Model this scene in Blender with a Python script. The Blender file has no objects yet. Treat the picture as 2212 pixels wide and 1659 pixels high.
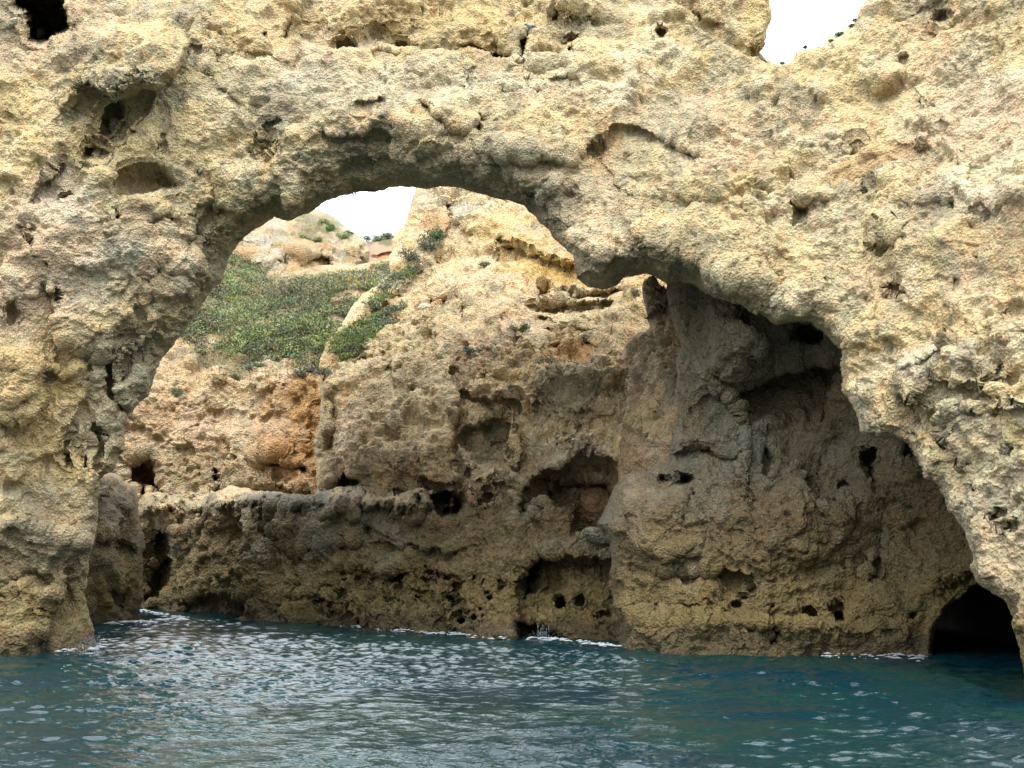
import bpy, math, random
import numpy as np
from mathutils import Vector

random.seed(7)
RNG = np.random.RandomState(11)
scene = bpy.context.scene
COL = scene.collection

# ------------------------------------------------------------------ camera
F_PX, CX, CY = 2171.0, 1106.0, 829.5          # photograph measured on a 2212 x 1659 sheet
CAM_H = 2.0
PITCH = math.radians(10.2)
cp, sp = math.cos(PITCH), math.sin(PITCH)
cam_d = bpy.data.cameras.new('camera')
cam = bpy.data.objects.new('camera', cam_d)
COL.objects.link(cam)
cam.location = (0, 0, CAM_H)
cam.rotation_euler = (math.pi / 2 + PITCH, 0, 0)
cam_d.sensor_width = 36.0
cam_d.lens = 36.0 * F_PX / 2212.0
cam_d.clip_end = 5000
cam_d.clip_start = 0.1
scene.camera = cam


def world(px, py, Y):
    """point seen at px,py of the photograph that stands Y metres out to sea"""
    a = (px - CX) / F_PX
    b = (CY - py) / F_PX
    dy = cp - b * sp
    dz = sp + b * cp
    t = Y / dy
    return np.stack([a * t, Y + 0 * t, CAM_H + dz * t], -1)


# ------------------------------------------------------------------ noise
NT = RNG.rand(64, 64, 64).astype(np.float32).ravel()


def vnoise(P, size, seed=0):
    Q = (P / np.float32(size) + np.float32(seed * 17.31 + 500)).astype(np.float32)
    I = np.floor(Q).astype(np.int32)
    f = Q - I
    f = f * f * f * (f * (f * 6 - 15) + 10)
    x0 = (I[..., 0] & 63) << 12; x1 = ((I[..., 0] + 1) & 63) << 12
    y0 = (I[..., 1] & 63) << 6; y1 = ((I[..., 1] + 1) & 63) << 6
    z0 = I[..., 2] & 63; z1 = (I[..., 2] + 1) & 63
    fx, fy, fz = f[..., 0], f[..., 1], f[..., 2]
    a = NT[x0 + y0 + z0] * (1 - fz) + NT[x0 + y0 + z1] * fz
    b = NT[x0 + y1 + z0] * (1 - fz) + NT[x0 + y1 + z1] * fz
    c = NT[x1 + y0 + z0] * (1 - fz) + NT[x1 + y0 + z1] * fz
    d = NT[x1 + y1 + z0] * (1 - fz) + NT[x1 + y1 + z1] * fz
    a = a * (1 - fy) + b * fy
    c = c * (1 - fy) + d * fy
    return (a * (1 - fx) + c * fx) * 2 - 1


ROT = np.array([[0.36, 0.48, -0.8], [-0.8, 0.6, 0.0], [0.48, 0.64, 0.6]], np.float32)


def fbm(P, size, octv=4, gain=0.5, seed=0, ridged=False):
    out = 0; amp = 1.0; tot = 0
    Q = P.astype(np.float32)
    for k in range(octv):
        n = vnoise(Q, size / (2.03 ** k), seed + k * 3)
        if ridged:
            n = 1 - 2.2 * np.abs(n)
        out = out + n * amp
        tot += amp
        amp *= gain
        Q = Q @ ROT
    return out / tot


def make_worley(n=12, r=8, seed=3):
    rs = np.random.RandomState(seed)
    pts = rs.rand(n, n, n, 3).astype(np.float32)
    g = (np.arange(n * r, dtype=np.float32) + 0.5) / r
    X, Y, Z = np.meshgrid(g, g, g, indexing='ij')
    IX, IY, IZ = X.astype(int), Y.astype(int), Z.astype(int)
    F1 = np.full(X.shape, 9, np.float32); F2 = F1.copy(); FC = F1 * 0
    rd = rs.normal(size=(n, n, n, 3)).astype(np.float32); rd /= np.linalg.norm(rd, axis=-1, keepdims=True)
    for a in (-1, 0, 1):
        for b in (-1, 0, 1):
            for c in (-1, 0, 1):
                i, j, k = IX + a, IY + b, IZ + c
                p = pts[i % n, j % n, k % n]
                d = np.sqrt((i + p[..., 0] - X) ** 2 + (j + p[..., 1] - Y) ** 2 + (k + p[..., 2] - Z) ** 2)
                m = d < F1
                F2 = np.where(m, F1, np.minimum(F2, d))
                F1 = np.where(m, d, F1)
                v = rd[i % n, j % n, k % n]
                f = (i + p[..., 0] - X) * v[..., 0] + (j + p[..., 1] - Y) * v[..., 1] + (k + p[..., 2] - Z) * v[..., 2] + v[..., 0] * .35
                FC = np.where(m, f, FC)
    return F1.ravel(), (F2 - F1).ravel(), FC.ravel()


WF1, WFE, WFC = make_worley()


def worley(P, size, edge=False, seed=0):
    """distance to the nearest cell point (cell units) or to the cell border"""
    T = WFC if edge == 'facet' else (WFE if edge else WF1)
    Q = (P / np.float32(size) * 8 + np.float32(seed * 23.7 + 960)).astype(np.float32)
    I = np.floor(Q).astype(np.int32)
    f = Q - I
    N = 96
    x0 = (I[..., 0] % N) * N * N; x1 = ((I[..., 0] + 1) % N) * N * N
    y0 = (I[..., 1] % N) * N; y1 = ((I[..., 1] + 1) % N) * N
    z0 = I[..., 2] % N; z1 = (I[..., 2] + 1) % N
    fx, fy, fz = f[..., 0], f[..., 1], f[..., 2]
    a = T[x0 + y0 + z0] * (1 - fz) + T[x0 + y0 + z1] * fz
    b = T[x0 + y1 + z0] * (1 - fz) + T[x0 + y1 + z1] * fz
    c = T[x1 + y0 + z0] * (1 - fz) + T[x1 + y0 + z1] * fz
    d = T[x1 + y1 + z0] * (1 - fz) + T[x1 + y1 + z1] * fz
    return (a * (1 - fy) + b * fy) * (1 - fx) + (c * (1 - fy) + d * fy) * fx


def sstep(a, b, x):
    t = np.clip((x - a) / (b - a), 0, 1)
    return t * t * (3 - 2 * t)


# ------------------------------------------------------------------ 2-D tools
def tps(ctrl, X, Y):
    c = np.array(ctrl, float)
    p = c[:, :2] / 1000.0
    n = len(p)
    r2 = ((p[:, None] - p[None]) ** 2).sum(-1)
    K = np.where(r2 > 0, r2 * np.log(r2 + 1e-12), 0) * 0.5 + np.eye(n) * 0.004
    A = np.zeros((n + 3, n + 3))
    A[:n, :n] = K; A[:n, n] = 1; A[:n, n + 1:] = p
    A[n, :n] = 1; A[n + 1:, :n] = p.T
    w = np.linalg.solve(A, np.concatenate([c[:, 2], [0, 0, 0]]))
    x = X / 1000.0; y = Y / 1000.0
    out = w[n] + w[n + 1] * x + w[n + 2] * y
    for i in range(n):
        r2 = (x - p[i, 0]) ** 2 + (y - p[i, 1]) ** 2
        out = out + w[i] * 0.5 * r2 * np.log(r2 + 1e-12)
    return out


def poly_field(pts, X, Y, W0, A0, closed=True):
    """signed distance (+ inside) and the roll width / depth at the nearest outline point"""
    P = [(p[0], p[1], p[2] if len(p) > 2 else W0, p[3] if len(p) > 3 else A0) for p in pts]
    n = len(P)
    best = np.full(X.shape, 1e12); Wb = np.full(X.shape, float(W0)); Ab = np.full(X.shape, float(A0))
    ins = np.zeros(X.shape, bool)
    for i in range(n):
        a = P[i]; b = P[(i + 1) % n]
        dx, dy = b[0] - a[0], b[1] - a[1]
        L = dx * dx + dy * dy + 1e-9
        t = np.clip(((X - a[0]) * dx + (Y - a[1]) * dy) / L, 0, 1)
        d = (X - a[0] - t * dx) ** 2 + (Y - a[1] - t * dy) ** 2
        m = d < best
        best = np.where(m, d, best)
        Wb = np.where(m, a[2] + (b[2] - a[2]) * t, Wb)
        Ab = np.where(m, a[3] + (b[3] - a[3]) * t, Ab)
        if abs(dy) > 1e-9:
            c = ((a[1] > Y) != (b[1] > Y)) & (X < dx * (Y - a[1]) / dy + a[0])
            ins ^= c
    d = np.sqrt(best)
    return np.where(ins, d, -d), Wb, Ab


def blur(A, n=2):
    for _ in range(n):
        B = np.pad(A, 1, mode='edge')
        A = (B[1:-1, 1:-1] * 2 + B[:-2, 1:-1] + B[2:, 1:-1] + B[1:-1, :-2] + B[1:-1, 2:]) / 6
    return A


def upsample(A, xc, yc, xs, ys):
    ix = np.clip(np.searchsorted(xc, xs) - 1, 0, len(xc) - 2)
    iy = np.clip(np.searchsorted(yc, ys) - 1, 0, len(yc) - 2)
    fx = np.clip((xs - xc[ix]) / (xc[ix + 1] - xc[ix]), 0, 1)[None, :]
    fy = np.clip((ys - yc[iy]) / (yc[iy + 1] - yc[iy]), 0, 1)[:, None]
    a = A[np.ix_(iy, ix)]; b = A[np.ix_(iy, ix + 1)]
    c = A[np.ix_(iy + 1, ix)]; d = A[np.ix_(iy + 1, ix + 1)]
    return (a * (1 - fx) + b * fx) * (1 - fy) + (c * (1 - fx) + d * fx) * fy


# rock features: each changes the depth map (positive = further back)
hole_k = 1.0


def feat_apply(D, X, Y, feats):
    xs = X[0]; ys = Y[:, 0]
    for f in feats:
        k = f[0]
        if k in ('hole', 'bump'):
            _, x, y, rx, ry, ang, amp = f[:7]
            hard = f[7] if len(f) > 7 else (0.55 if k == 'hole' else 1.0)
            R = max(rx, ry) * 1.6
            sx = slice(*np.searchsorted(xs, (x - R, x + R))); sy = slice(*np.searchsorted(ys, (y - R, y + R)))
            if sx.stop <= sx.start or sy.stop <= sy.start:
                continue
            XX = f_w[0][sy, sx] - x; YY = f_w[1][sy, sx] - y
            c, s = math.cos(math.radians(ang)), math.sin(math.radians(ang))
            u = (XX * c + YY * s) / rx; v = (-XX * s + YY * c) / ry
            r = np.sqrt(u * u + v * v)
            if k == 'hole':
                r = r * (1 + .38 * f_w[2][sy, sx])
                amp = amp * hole_k if amp < 1.25 else amp
                # steep edge at the top, softer at the foot, as weathered pockets have
                e = hard * (1 + 0.6 * np.clip(v, -1, 1))
                val = amp * sstep(1.0, 1.0 - e, r)
            else:
                val = -amp * np.sqrt(np.clip(1 - r * r, 0, 1)) if hard < 1 else -amp * (1 - sstep(0, 1.25, r))
            D[sy, sx] += val
        elif k == 'poly':
            _, pts, amp, soft = f[:4]
            a = np.array(pts, float)
            R = soft + 12
            sx = slice(*np.searchsorted(xs, (a[:, 0].min() - R, a[:, 0].max() + R)))
            sy = slice(*np.searchsorted(ys, (a[:, 1].min() - R, a[:, 1].max() + R)))
            sd, _, _ = poly_field(pts, f_w[0][sy, sx], f_w[1][sy, sx], 1, 1)
            D[sy, sx] += amp * sstep(-1, soft, sd)
        elif k in ('step', 'crack'):
            pts, amp, L = f[1], f[2], f[3]
            soft = f[4] if len(f) > 4 else 4.0
            a = np.array(pts, float)
            R = (L * 3.5 if k == 'step' else L * 3) + soft + 8
            sx = slice(*np.searchsorted(xs, (a[:, 0].min() - R, a[:, 0].max() + R)))
            sy = slice(*np.searchsorted(ys, (a[:, 1].min() - R, a[:, 1].max() + R)))
            if sx.stop <= sx.start or sy.stop <= sy.start:
                continue
            XX = f_w[0][sy, sx]; YY = f_w[1][sy, sx]
            seg = np.hypot(*(a[1:] - a[:-1]).T); tot = seg.sum(); acc = 0
            best = np.full(XX.shape, 1e12); sg = np.zeros(XX.shape); tt = np.zeros(XX.shape)
            for i in range(len(a) - 1):
                dx, dy = a[i + 1] - a[i]
                t = np.clip(((XX - a[i, 0]) * dx + (YY - a[i, 1]) * dy) / (dx * dx + dy * dy + 1e-9), 0, 1)
                d = (XX - a[i, 0] - t * dx) ** 2 + (YY - a[i, 1] - t * dy) ** 2
                m = d < best
                best = np.where(m, d, best)
                sg = np.where(m, np.sign(dx * (YY - a[i, 1]) - dy * (XX - a[i, 0])), sg)
                tt = np.where(m, (acc + t * seg[i]) / tot, tt)
                acc += seg[i]
            d = np.sqrt(best)
            fade = np.clip(tt / 0.12, 0, 1) * np.clip((1 - tt) / 0.12, 0, 1)
            if k == 'crack':
                D[sy, sx] += amp * fade * np.exp(-(d / L) ** 2)
            else:
                s = d * sg
                D[sy, sx] += amp * fade * np.exp(-np.maximum(s, 0) / L) * sstep(-soft, soft, s)
    return D


# ------------------------------------------------------------------ mesh output
def new_mesh(name, V, Fq, mat, parent=None, colors=None, smooth=True):
    me = bpy.data.meshes.new(name)
    V = np.asarray(V, np.float32); Fq = np.asarray(Fq, np.int32)
    k = Fq.shape[1]
    me.vertices.add(len(V)); me.vertices.foreach_set('co', V.ravel())
    me.loops.add(Fq.size); me.loops.foreach_set('vertex_index', Fq.ravel())
    me.polygons.add(len(Fq)); me.polygons.foreach_set('loop_start', np.arange(0, Fq.size, k, dtype=np.int32))
    me.update(calc_edges=True)
    if smooth:
        me.polygons.foreach_set('use_smooth', np.ones(len(Fq), bool))
    if colors is not None:
        at = me.attributes.new('Col', 'FLOAT_COLOR', 'POINT')
        c = np.ones((len(V), 4), np.float32); c[:, :3] = colors
        at.data.foreach_set('color', c.ravel())
    me.materials.append(mat)
    o = bpy.data.objects.new(name, me)
    COL.objects.link(o)
    if parent is not None:
        o.parent = parent
        o.matrix_parent_inverse = parent.matrix_world.inverted()
    return o


def empty(name, loc):
    o = bpy.data.objects.new(name, None)
    COL.objects.link(o)
    o.location = loc
    o.empty_display_size = 0.3
    bpy.context.view_layer.update()
    return o


def tag(o, label=None, cat=None, group=None, kind=None):
    if label: o['label'] = label
    if cat: o['category'] = cat
    if group: o['group'] = group
    if kind: o['kind'] = kind
    return o


# ------------------------------------------------------------------ rock colours (albedo)
CREAM = (.575, .450, .245); PINK = (.59, .438, .30); YELLOW = (.58, .42, .19); GREY = (.40, .355, .245)
ORANGE = (.46, .245, .085); WHITE = (.64, .58, .44); TAN = (.43, .33, .20); SAND = (.59, .49, .31)
TIDE = (.160, .118, .060); OLIVE = (.175, .133, .052); TGREY = (.175, .152, .108); RED = (.45, .17, .09)
BROWN = (.15, .095, .045); DKBROWN = (.07, .055, .035)

PINK, YELLOW, GREY, WHITE = (np.array(v, np.float32) for v in (PINK, YELLOW, GREY, WHITE))
SHEETS = {}


def rock_sheet(name, key, xs, ys, shapes, ctrl, feats, mat, parent=None, W0=30, A0=1.0, scale=1.0, base=CREAM,
               paint=(), tide=(3.4, 1.2), thick=0.0, zmin=-0.8, disp=1.0, seed=0, jag=5.0, fs=None, strata=1.0, rough=1.0, contrast=1.0, facets=1.0):
    global f_w
    xs = np.asarray(xs, float); ys = np.asarray(ys, float)
    X, Y = np.meshgrid(xs, ys)
    # coarse fields
    xc = np.arange(xs[0] - 8, xs[-1] + 12, 5.0); yc = np.arange(ys[0] - 8, ys[-1] + 12, 5.0)
    XC, YC = np.meshgrid(xc, yc)
    sd = None
    for kind, pts in shapes:
        s, w, a = poly_field(pts, XC, YC, W0, A0)
        if kind == 'hole':
            s = -s
        if sd is None:
            sd, Wf, Af = s, w, a
        else:
            m = s < sd
            sd = np.where(m, s, sd); Wf = np.where(m, w, Wf); Af = np.where(m, a, Af)
    Wf = blur(Wf, 6); Af = blur(Af, 6)
    D0 = tps(ctrl, XC, YC)
    D = upsample(D0, xc, yc, xs, ys); sd = upsample(sd, xc, yc, xs, ys)
    Wf = upsample(Wf, xc, yc, xs, ys); Af = upsample(Af, xc, yc, xs, ys)
    # warped feature coordinates and a broken outline
    P2 = np.stack([X, Y, np.full_like(X, seed * 91.7)], -1)
    wx = fbm(P2, 70, 4, .6, seed + 1) * 9 + fbm(P2, 16, 2, .6, seed + 2) * 5; wy = fbm(P2, 70, 4, .6, seed + 5) * 9 + fbm(P2, 16, 2, .6, seed + 6) * 5
    f_w = (X + wx, Y + wy, fbm(P2, 15, 2, .5, seed + 14))
    sd = sd + fbm(P2, 30, 3, .65, seed + 9) * jag
    t = np.clip(1 - sd / Wf, 0, 1)
    D = D + Af * (1 - np.sqrt(np.clip(1 - t * t, 0, 1)))
    D = feat_apply(D, X, Y, feats)
    # pull the first outside vertices back on to the outline
    gy, gx = np.gradient(sd, ys, xs)
    gl = np.sqrt(gx * gx + gy * gy) + 1e-6
    cell = 3.4 * max(xs[len(xs) // 2 + 1] - xs[len(xs) // 2], 1)
    out = (sd < 0) & (sd > -cell)
    Xp = np.where(out, X - sd * gx / gl / np.maximum(gl, .5), X)
    Yp = np.where(out, Y - sd * gy / gl / np.maximum(gl, .5), Y)
    P = world(Xp, Yp, D).astype(np.float32)
    D_base = P.copy()
    rest = P.copy()

    def normals(P):
        P = np.stack([blur(P[..., 0], 3), blur(P[..., 1], 3), blur(P[..., 2], 3)], -1)
        du = np.gradient(P, axis=1); dv = np.gradient(P, axis=0)
        n = np.cross(du, dv)
        n /= np.linalg.norm(n, axis=-1, keepdims=True) + 1e-9
        flip = (n * (P - np.array([0, 0, CAM_H], np.float32))).sum(-1) > 0
        n[flip] *= -1
        return n.astype(np.float32)

    N = normals(P)
    s = scale; Rn = rest
    edge = (.25 + .75 * sstep(0, 12, sd)).astype(np.float32)
    rim = (.35 + .65 * sstep(0, 70, sd)).astype(np.float32)
    ln = np.maximum(np.linalg.norm(np.gradient(P, axis=1), axis=-1) / np.gradient(xs)[None, :], np.linalg.norm(np.gradient(P, axis=0), axis=-1) / np.gradient(ys)[:, None]) / (D / F_PX)
    flat = blur(np.clip(3.0 / ln, .12, 1), 2).astype(np.float32)
    edge = edge * flat
    warp = np.stack([vnoise(Rn, 1.3 * s, seed + 31), vnoise(Rn, 1.3 * s, seed + 32), vnoise(Rn, 1.3 * s, seed + 33)], -1)
    Q = Rn + warp * .38 * s
    mod = sstep(-.25, .3, fbm(Rn, 3.6 * s, 3, .5, seed + 40))          # rough and smooth areas
    d = fbm(Q, 3.4 * s, 3, .5, seed) * .42 * s
    lump = .55 - worley(Q, 1.25 * s, seed=seed)
    d += lump * .24 * s * (0.5 + .5 * mod)
    d += np.clip(fbm(Q * np.array([.35, .35, 1.6], np.float32), .9 * s, 3, .55, seed + 4), -1, 1) * .10 * s * strata
    d += worley(Q, 1.9 * s, edge='facet', seed=seed + 21) * .34 * s * facets
    d -= d.mean()
    d = d * disp * rim * (.35 + .65 * flat)
    P = P + N * d[..., None]
    N = normals(P)
    s = fs or scale
    w2 = warp * (.38 * s)
    Q = Rn + w2
    small = .5 - worley(Q, .42 * s, seed=seed + 2)
    mid = .5 - worley(Rn + warp * .2 * s, .85 * s, seed=seed + 3)
    rid = fbm(Q, .70 * s, 4, .6, seed + 50, ridged=True)
    crk = worley(Rn + warp * .25 * s, 1.5 * s, edge=True, seed=seed + 7)
    cmask = sstep(-.15, .30, fbm(Rn, 1.9 * s, 2, .5, seed + 61))
    crack = np.exp(-(crk / .030) ** 2) * cmask
    crk2 = worley(Rn + warp * .16 * s, .55 * s, edge=True, seed=seed + 17)
    crack2 = np.exp(-(crk2 / .06) ** 2) * sstep(-.0, .35, fbm(Rn, 1.4 * s, 2, .5, seed + 63))
    pit = sstep(.36, .18, worley(Q, .36 * s, seed=seed + 9)) * sstep(.1, .45, fbm(Rn, 2.6 * s, 2, .5, seed + 70))
    fct = worley(Rn + warp * .12 * s, .75 * s, edge='facet', seed=seed + 23)
    fct2 = worley(Rn + warp * .05 * s, .30 * s, edge='facet', seed=seed + 25)
    d2 = (fct * .15 + fct2 * .05) * s * facets + mid * .08 * s + small * .06 * s * (.35 + .65 * mod) + rid * .055 * s - crack * .17 * s - crack2 * .08 * s - pit * .07 * s
    fine = fbm(Rn, .20 * s, 3, .65, seed + 80)
    grit = .5 - worley(Rn + warp * .03 * s, .14 * s, seed=seed + 11)
    d2 += (fine * .075 + grit * .06) * s * (.28 + .85 * mod) * rough
    d2 -= d2.mean()
    d2 = d2 * contrast
    P = P + N * (d2 * disp * edge)[..., None]

    # ---- colour
    C = np.empty(P.shape, np.float32); C[:] = base
    n1 = fbm(Rn, 3.5 * s, 4, .55, seed + 100); n2 = fbm(Rn, 1.6 * s, 4, .6, seed + 110); n3 = fbm(Rn, 5 * s, 3, .5, seed + 120)

    def mixc(C, c, m):
        m = np.clip(m, 0, 1)[..., None]
        return C * (1 - m) + np.array(c, np.float32) * m
    bc = np.array(base, np.float32) / np.array(CREAM, np.float32)
    C = mixc(C, PINK * bc, sstep(.0, .4, n1) * .6)
    C = mixc(C, YELLOW * bc, sstep(.0, .4, n3) * .65)
    C = mixc(C, GREY * bc, sstep(.0, .35, n2) * .75)
    C = mixc(C, WHITE * bc, sstep(.05, .4, -n2) * .5)
    rust = fbm(Rn * np.array([1, 1, .35], np.float32), 1.3 * s, 4, .6, seed + 150)
    C = mixc(C, np.array((.47, .29, .14), np.float32) * bc, sstep(.22, .55, rust) * .5)
    run = fbm(Rn * np.array([1, 1, .12], np.float32), .5 * s, 3, .6, seed + 160) * sstep(-.1, .4, n1 * .5 - n3)
    C = mixc(C, np.array((.24, .22, .165), np.float32) * bc, sstep(.06, .3, run) * .45)
    pn = fbm(Rn, .9 * s, 4, .65, seed + 130)
    for (px, py, rx, ry, ang, c, st) in paint:
        cc, ss = math.cos(math.radians(ang)), math.sin(math.radians(ang))
        u = ((X + 2 * wx - px) * cc + (Y + 2 * wy - py) * ss) / rx; v = (-(X + 2 * wx - px) * ss + (Y + 2 * wy - py) * cc) / ry
        r = np.sqrt(u * u + v * v)
        C = mixc(C, c, sstep(1.25, .55, r + pn * .55) * st)
    z = P[..., 2]
    if tide:
        tz, tw = tide[:2]
        tst = tide[2] if len(tide) > 2 else 1.0
        zz = z + n1 * 1.1 + pn * .9
        m = sstep(tz + tw, tz - tw, zz)
        tc = mixc(mixc(C * 0 + np.array(TIDE, np.float32), TGREY, sstep(-.1, .5, n2)), OLIVE, sstep(2.6, .9, zz + n3) * .8)
        C = C * (1 - m[..., None] * tst) + tc * m[..., None] * tst
        m2 = sstep(.75, .25, z + pn * .35)
        C = mixc(C, DKBROWN, m2 * .75)
    # lichen and mottled grain tones; low grain and cracks are coloured darker
    C = C * (1 + .26 * pn + .14 * fine)[..., None]
    C = mixc(C, (.22, .20, .14), sstep(.25, .7, fbm(Rn, .33 * s, 3, .6, seed + 140)) * .35)
    C = mixc(C, (.16, .13, .08), np.maximum(crack, crack2 * .7) * .6)

    ok = sd > 0
    zc = P[..., 2]
    cellok = (ok[:-1, :-1] | ok[1:, :-1] | ok[:-1, 1:] | ok[1:, 1:])
    lim = sd > -cell
    cellok &= lim[:-1, :-1] & lim[1:, :-1] & lim[:-1, 1:] & lim[1:, 1:]
    zmaxc = np.maximum(np.maximum(zc[:-1, :-1], zc[1:, :-1]), np.maximum(zc[:-1, 1:], zc[1:, 1:]))
    cellok &= zmaxc > zmin
    H, Wd = X.shape
    idx = np.arange(H * Wd).reshape(H, Wd)
    Fq = np.stack([idx[:-1, :-1][cellok], idx[1:, :-1][cellok], idx[1:, 1:][cellok], idx[:-1, 1:][cellok]], -1)
    used = np.zeros(H * Wd, bool); used[Fq.ravel()] = True
    remap = np.cumsum(used) - 1
    V = P.reshape(-1, 3)[used]; CC = C.reshape(-1, 3)[used]; Fq = remap[Fq]
    if thick > 0:
        st = 5
        sl = (slice(0, None, st), slice(0, None, st))
        s2 = sd[sl]; Wt = 90.0
        # the body behind: an outline ring going back, closed by a rounded rear face
        tt = np.clip(1 - s2 / Wt, 0, 1)
        dep = D[sl] * 0 + upsample(D0, xc, yc, xs[::st], ys[::st]) + Af[sl] * 1.0 + thick * (0.25 + .75 * np.sqrt(np.clip(1 - tt * tt, 0, 1)))
        dep = np.where(s2 < 13, P[..., 1][sl] + .35, dep)
        tgt = 13.0
        mv = s2 < tgt
        q = (tgt - s2) / np.maximum(gl[sl], .6)
        Xb = np.where(mv, X[sl] + gx[sl] / gl[sl] * q, X[sl]); Yb = np.where(mv, Y[sl] + gy[sl] / gl[sl] * q, Y[sl])
        Pb = world(Xb, Yb, dep).astype(np.float32)
        Pb[..., 1] += fbm(Pb, 2.2, 3, .5, seed + 5) * .5
        okb = (s2 > -cell * 1.2)
        cb = okb[:-1, :-1] & okb[1:, :-1] & okb[:-1, 1:] & okb[1:, 1:]
        zb = Pb[..., 2]
        cb &= np.maximum(zb[:-1, :-1], zb[1:, :-1]) > zmin
        hb, wb = s2.shape
        ib = np.arange(hb * wb).reshape(hb, wb) + len(V)
        Fb = np.stack([ib[:-1, :-1][cb], ib[:-1, 1:][cb], ib[1:, 1:][cb], ib[1:, :-1][cb]], -1)
        V = np.concatenate([V, Pb.reshape(-1, 3)]); CC = np.concatenate([CC, C[sl].reshape(-1, 3)])
        Fq = np.concatenate([Fq, Fb])
        u2 = np.zeros(len(V), bool); u2[Fq.ravel()] = True
        rm = np.cumsum(u2) - 1
        V = V[u2]; CC = CC[u2]; Fq = rm[Fq]
    SHEETS[key] = (xs, ys, P, N, sd)
    return new_mesh(name, V, Fq, mat, parent, CC)


def on_sheet(sheet, px, py):
    """surface point and normal of a rock sheet near px,py"""
    xs, ys, P, N, sd = SHEETS[sheet]
    i = int(np.clip(np.searchsorted(ys, py), 0, len(ys) - 1)); j = int(np.clip(np.searchsorted(xs, px), 0, len(xs) - 1))
    return P[i, j].copy(), N[i, j].copy()


def axis(lo, a, b, hi, step, mstep):
    return np.concatenate([np.arange(lo, a, mstep), np.arange(a, b, step), np.arange(b, hi, mstep)])


# ------------------------------------------------------------------ materials
def nodes_mat(name):
    m = bpy.data.materials.new(name); m.use_nodes = True
    nt = m.node_tree
    return m, nt, nt.nodes['Principled BSDF']


def rock_material(name, s=1.0, bump=1.0):
    m, nt, b = nodes_mat(name)
    L = nt.links.new
    at = nt.nodes.new('ShaderNodeAttribute'); at.attribute_name = 'Col'
    geo = nt.nodes.new('ShaderNodeNewGeometry')

    def noise(sc, det, rough):
        n = nt.nodes.new('ShaderNodeTexNoise'); n.inputs['Scale'].default_value = sc / s
        n.inputs['Detail'].default_value = det; n.inputs['Roughness'].default_value = rough
        L(geo.outputs['Position'], n.inputs['Vector']); return n
    n1 = noise(9, 5, .7); n2 = noise(34, 3, .65); n3 = noise(3.2, 4, .6)
    mr = nt.nodes.new('ShaderNodeMapRange'); mr.inputs[1].default_value = .3; mr.inputs[2].default_value = .7
    mr.inputs[3].default_value = .64; mr.inputs[4].default_value = 1.28
    L(n1.outputs['Fac'], mr.inputs[0])
    mr2 = nt.nodes.new('ShaderNodeMapRange'); mr2.inputs[1].default_value = .32; mr2.inputs[2].default_value = .68
    mr2.inputs[3].default_value = .68; mr2.inputs[4].default_value = 1.24
    L(n2.outputs['Fac'], mr2.inputs[0])
    mul = nt.nodes.new('ShaderNodeMath'); mul.operation = 'MULTIPLY'
    L(mr.outputs[0], mul.inputs[0]); L(mr2.outputs[0], mul.inputs[1])
    vm = nt.nodes.new('ShaderNodeVectorMath'); vm.operation = 'SCALE'
    L(at.outputs['Color'], vm.inputs[0]); L(mul.outputs[0], vm.inputs['Scale'])
    # mineral tint
    tint = nt.nodes.new('ShaderNodeMix'); tint.data_type = 'RGBA'; tint.blend_type = 'MULTIPLY'
    ramp = nt.nodes.new('ShaderNodeValToRGB')
    e = ramp.color_ramp.elements
    e[0].position = .36; e[0].color = (.93, 1.0, .92, 1); e[1].position = .64; e[1].color = (1.05, .97, .90, 1)
    L(n3.outputs['Fac'], ramp.inputs[0]); L(vm.outputs[0], tint.inputs[6]); L(ramp.outputs[0], tint.inputs[7])
    tint.inputs[0].default_value = 1
    L(tint.outputs[2], b.inputs['Base Color'])
    b.inputs['Roughness'].default_value = .93
    b.inputs['Specular IOR Level'].default_value = .25
    # fine bump: grains and pits
    vor = nt.nodes.new('ShaderNodeTexVoronoi'); vor.inputs['Scale'].default_value = 16 / s
    L(geo.outputs['Position'], vor.inputs['Vector'])
    h = nt.nodes.new('ShaderNodeMath'); h.operation = 'MULTIPLY_ADD'
    h.inputs[1].default_value = 1.2; L(n1.outputs['Fac'], h.inputs[0]); L(vor.outputs['Distance'], h.inputs[2])
    h2 = nt.nodes.new('ShaderNodeMath'); h2.operation = 'MULTIPLY_ADD'
    h2.inputs[1].default_value = .6; L(n2.outputs['Fac'], h2.inputs[0]); L(h.outputs[0], h2.inputs[2])
    bp = nt.nodes.new('ShaderNodeBump'); bp.inputs['Strength'].default_value = .8; bp.inputs['Distance'].default_value = .105 * s * bump
    L(h2.outputs[0], bp.inputs['Height']); L(bp.outputs[0], b.inputs['Normal'])
    return m


M_ROCK = rock_material('limestone')
M_ROCKF = rock_material('limestone_far', 1.7)


def leaf_material():
    m, nt, b = nodes_mat('leaves')
    at = nt.nodes.new('ShaderNodeAttribute'); at.attribute_name = 'Col'
    geo = nt.nodes.new('ShaderNodeNewGeometry')
    n = nt.nodes.new('ShaderNodeTexNoise'); n.inputs['Scale'].default_value = 2.5
    nt.links.new(geo.outputs['Position'], n.inputs['Vector'])
    mr = nt.nodes.new('ShaderNodeMapRange'); mr.inputs[1].default_value = .3; mr.inputs[2].default_value = .7
    mr.inputs[3].default_value = .7; mr.inputs[4].default_value = 1.3
    nt.links.new(n.outputs['Fac'], mr.inputs[0])
    vm = nt.nodes.new('ShaderNodeVectorMath'); vm.operation = 'SCALE'
    nt.links.new(at.outputs['Color'], vm.inputs[0]); nt.links.new(mr.outputs[0], vm.inputs['Scale'])
    nt.links.new(vm.outputs[0], b.inputs['Base Color'])
    b.inputs['Roughness'].default_value = .7
    return m


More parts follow.
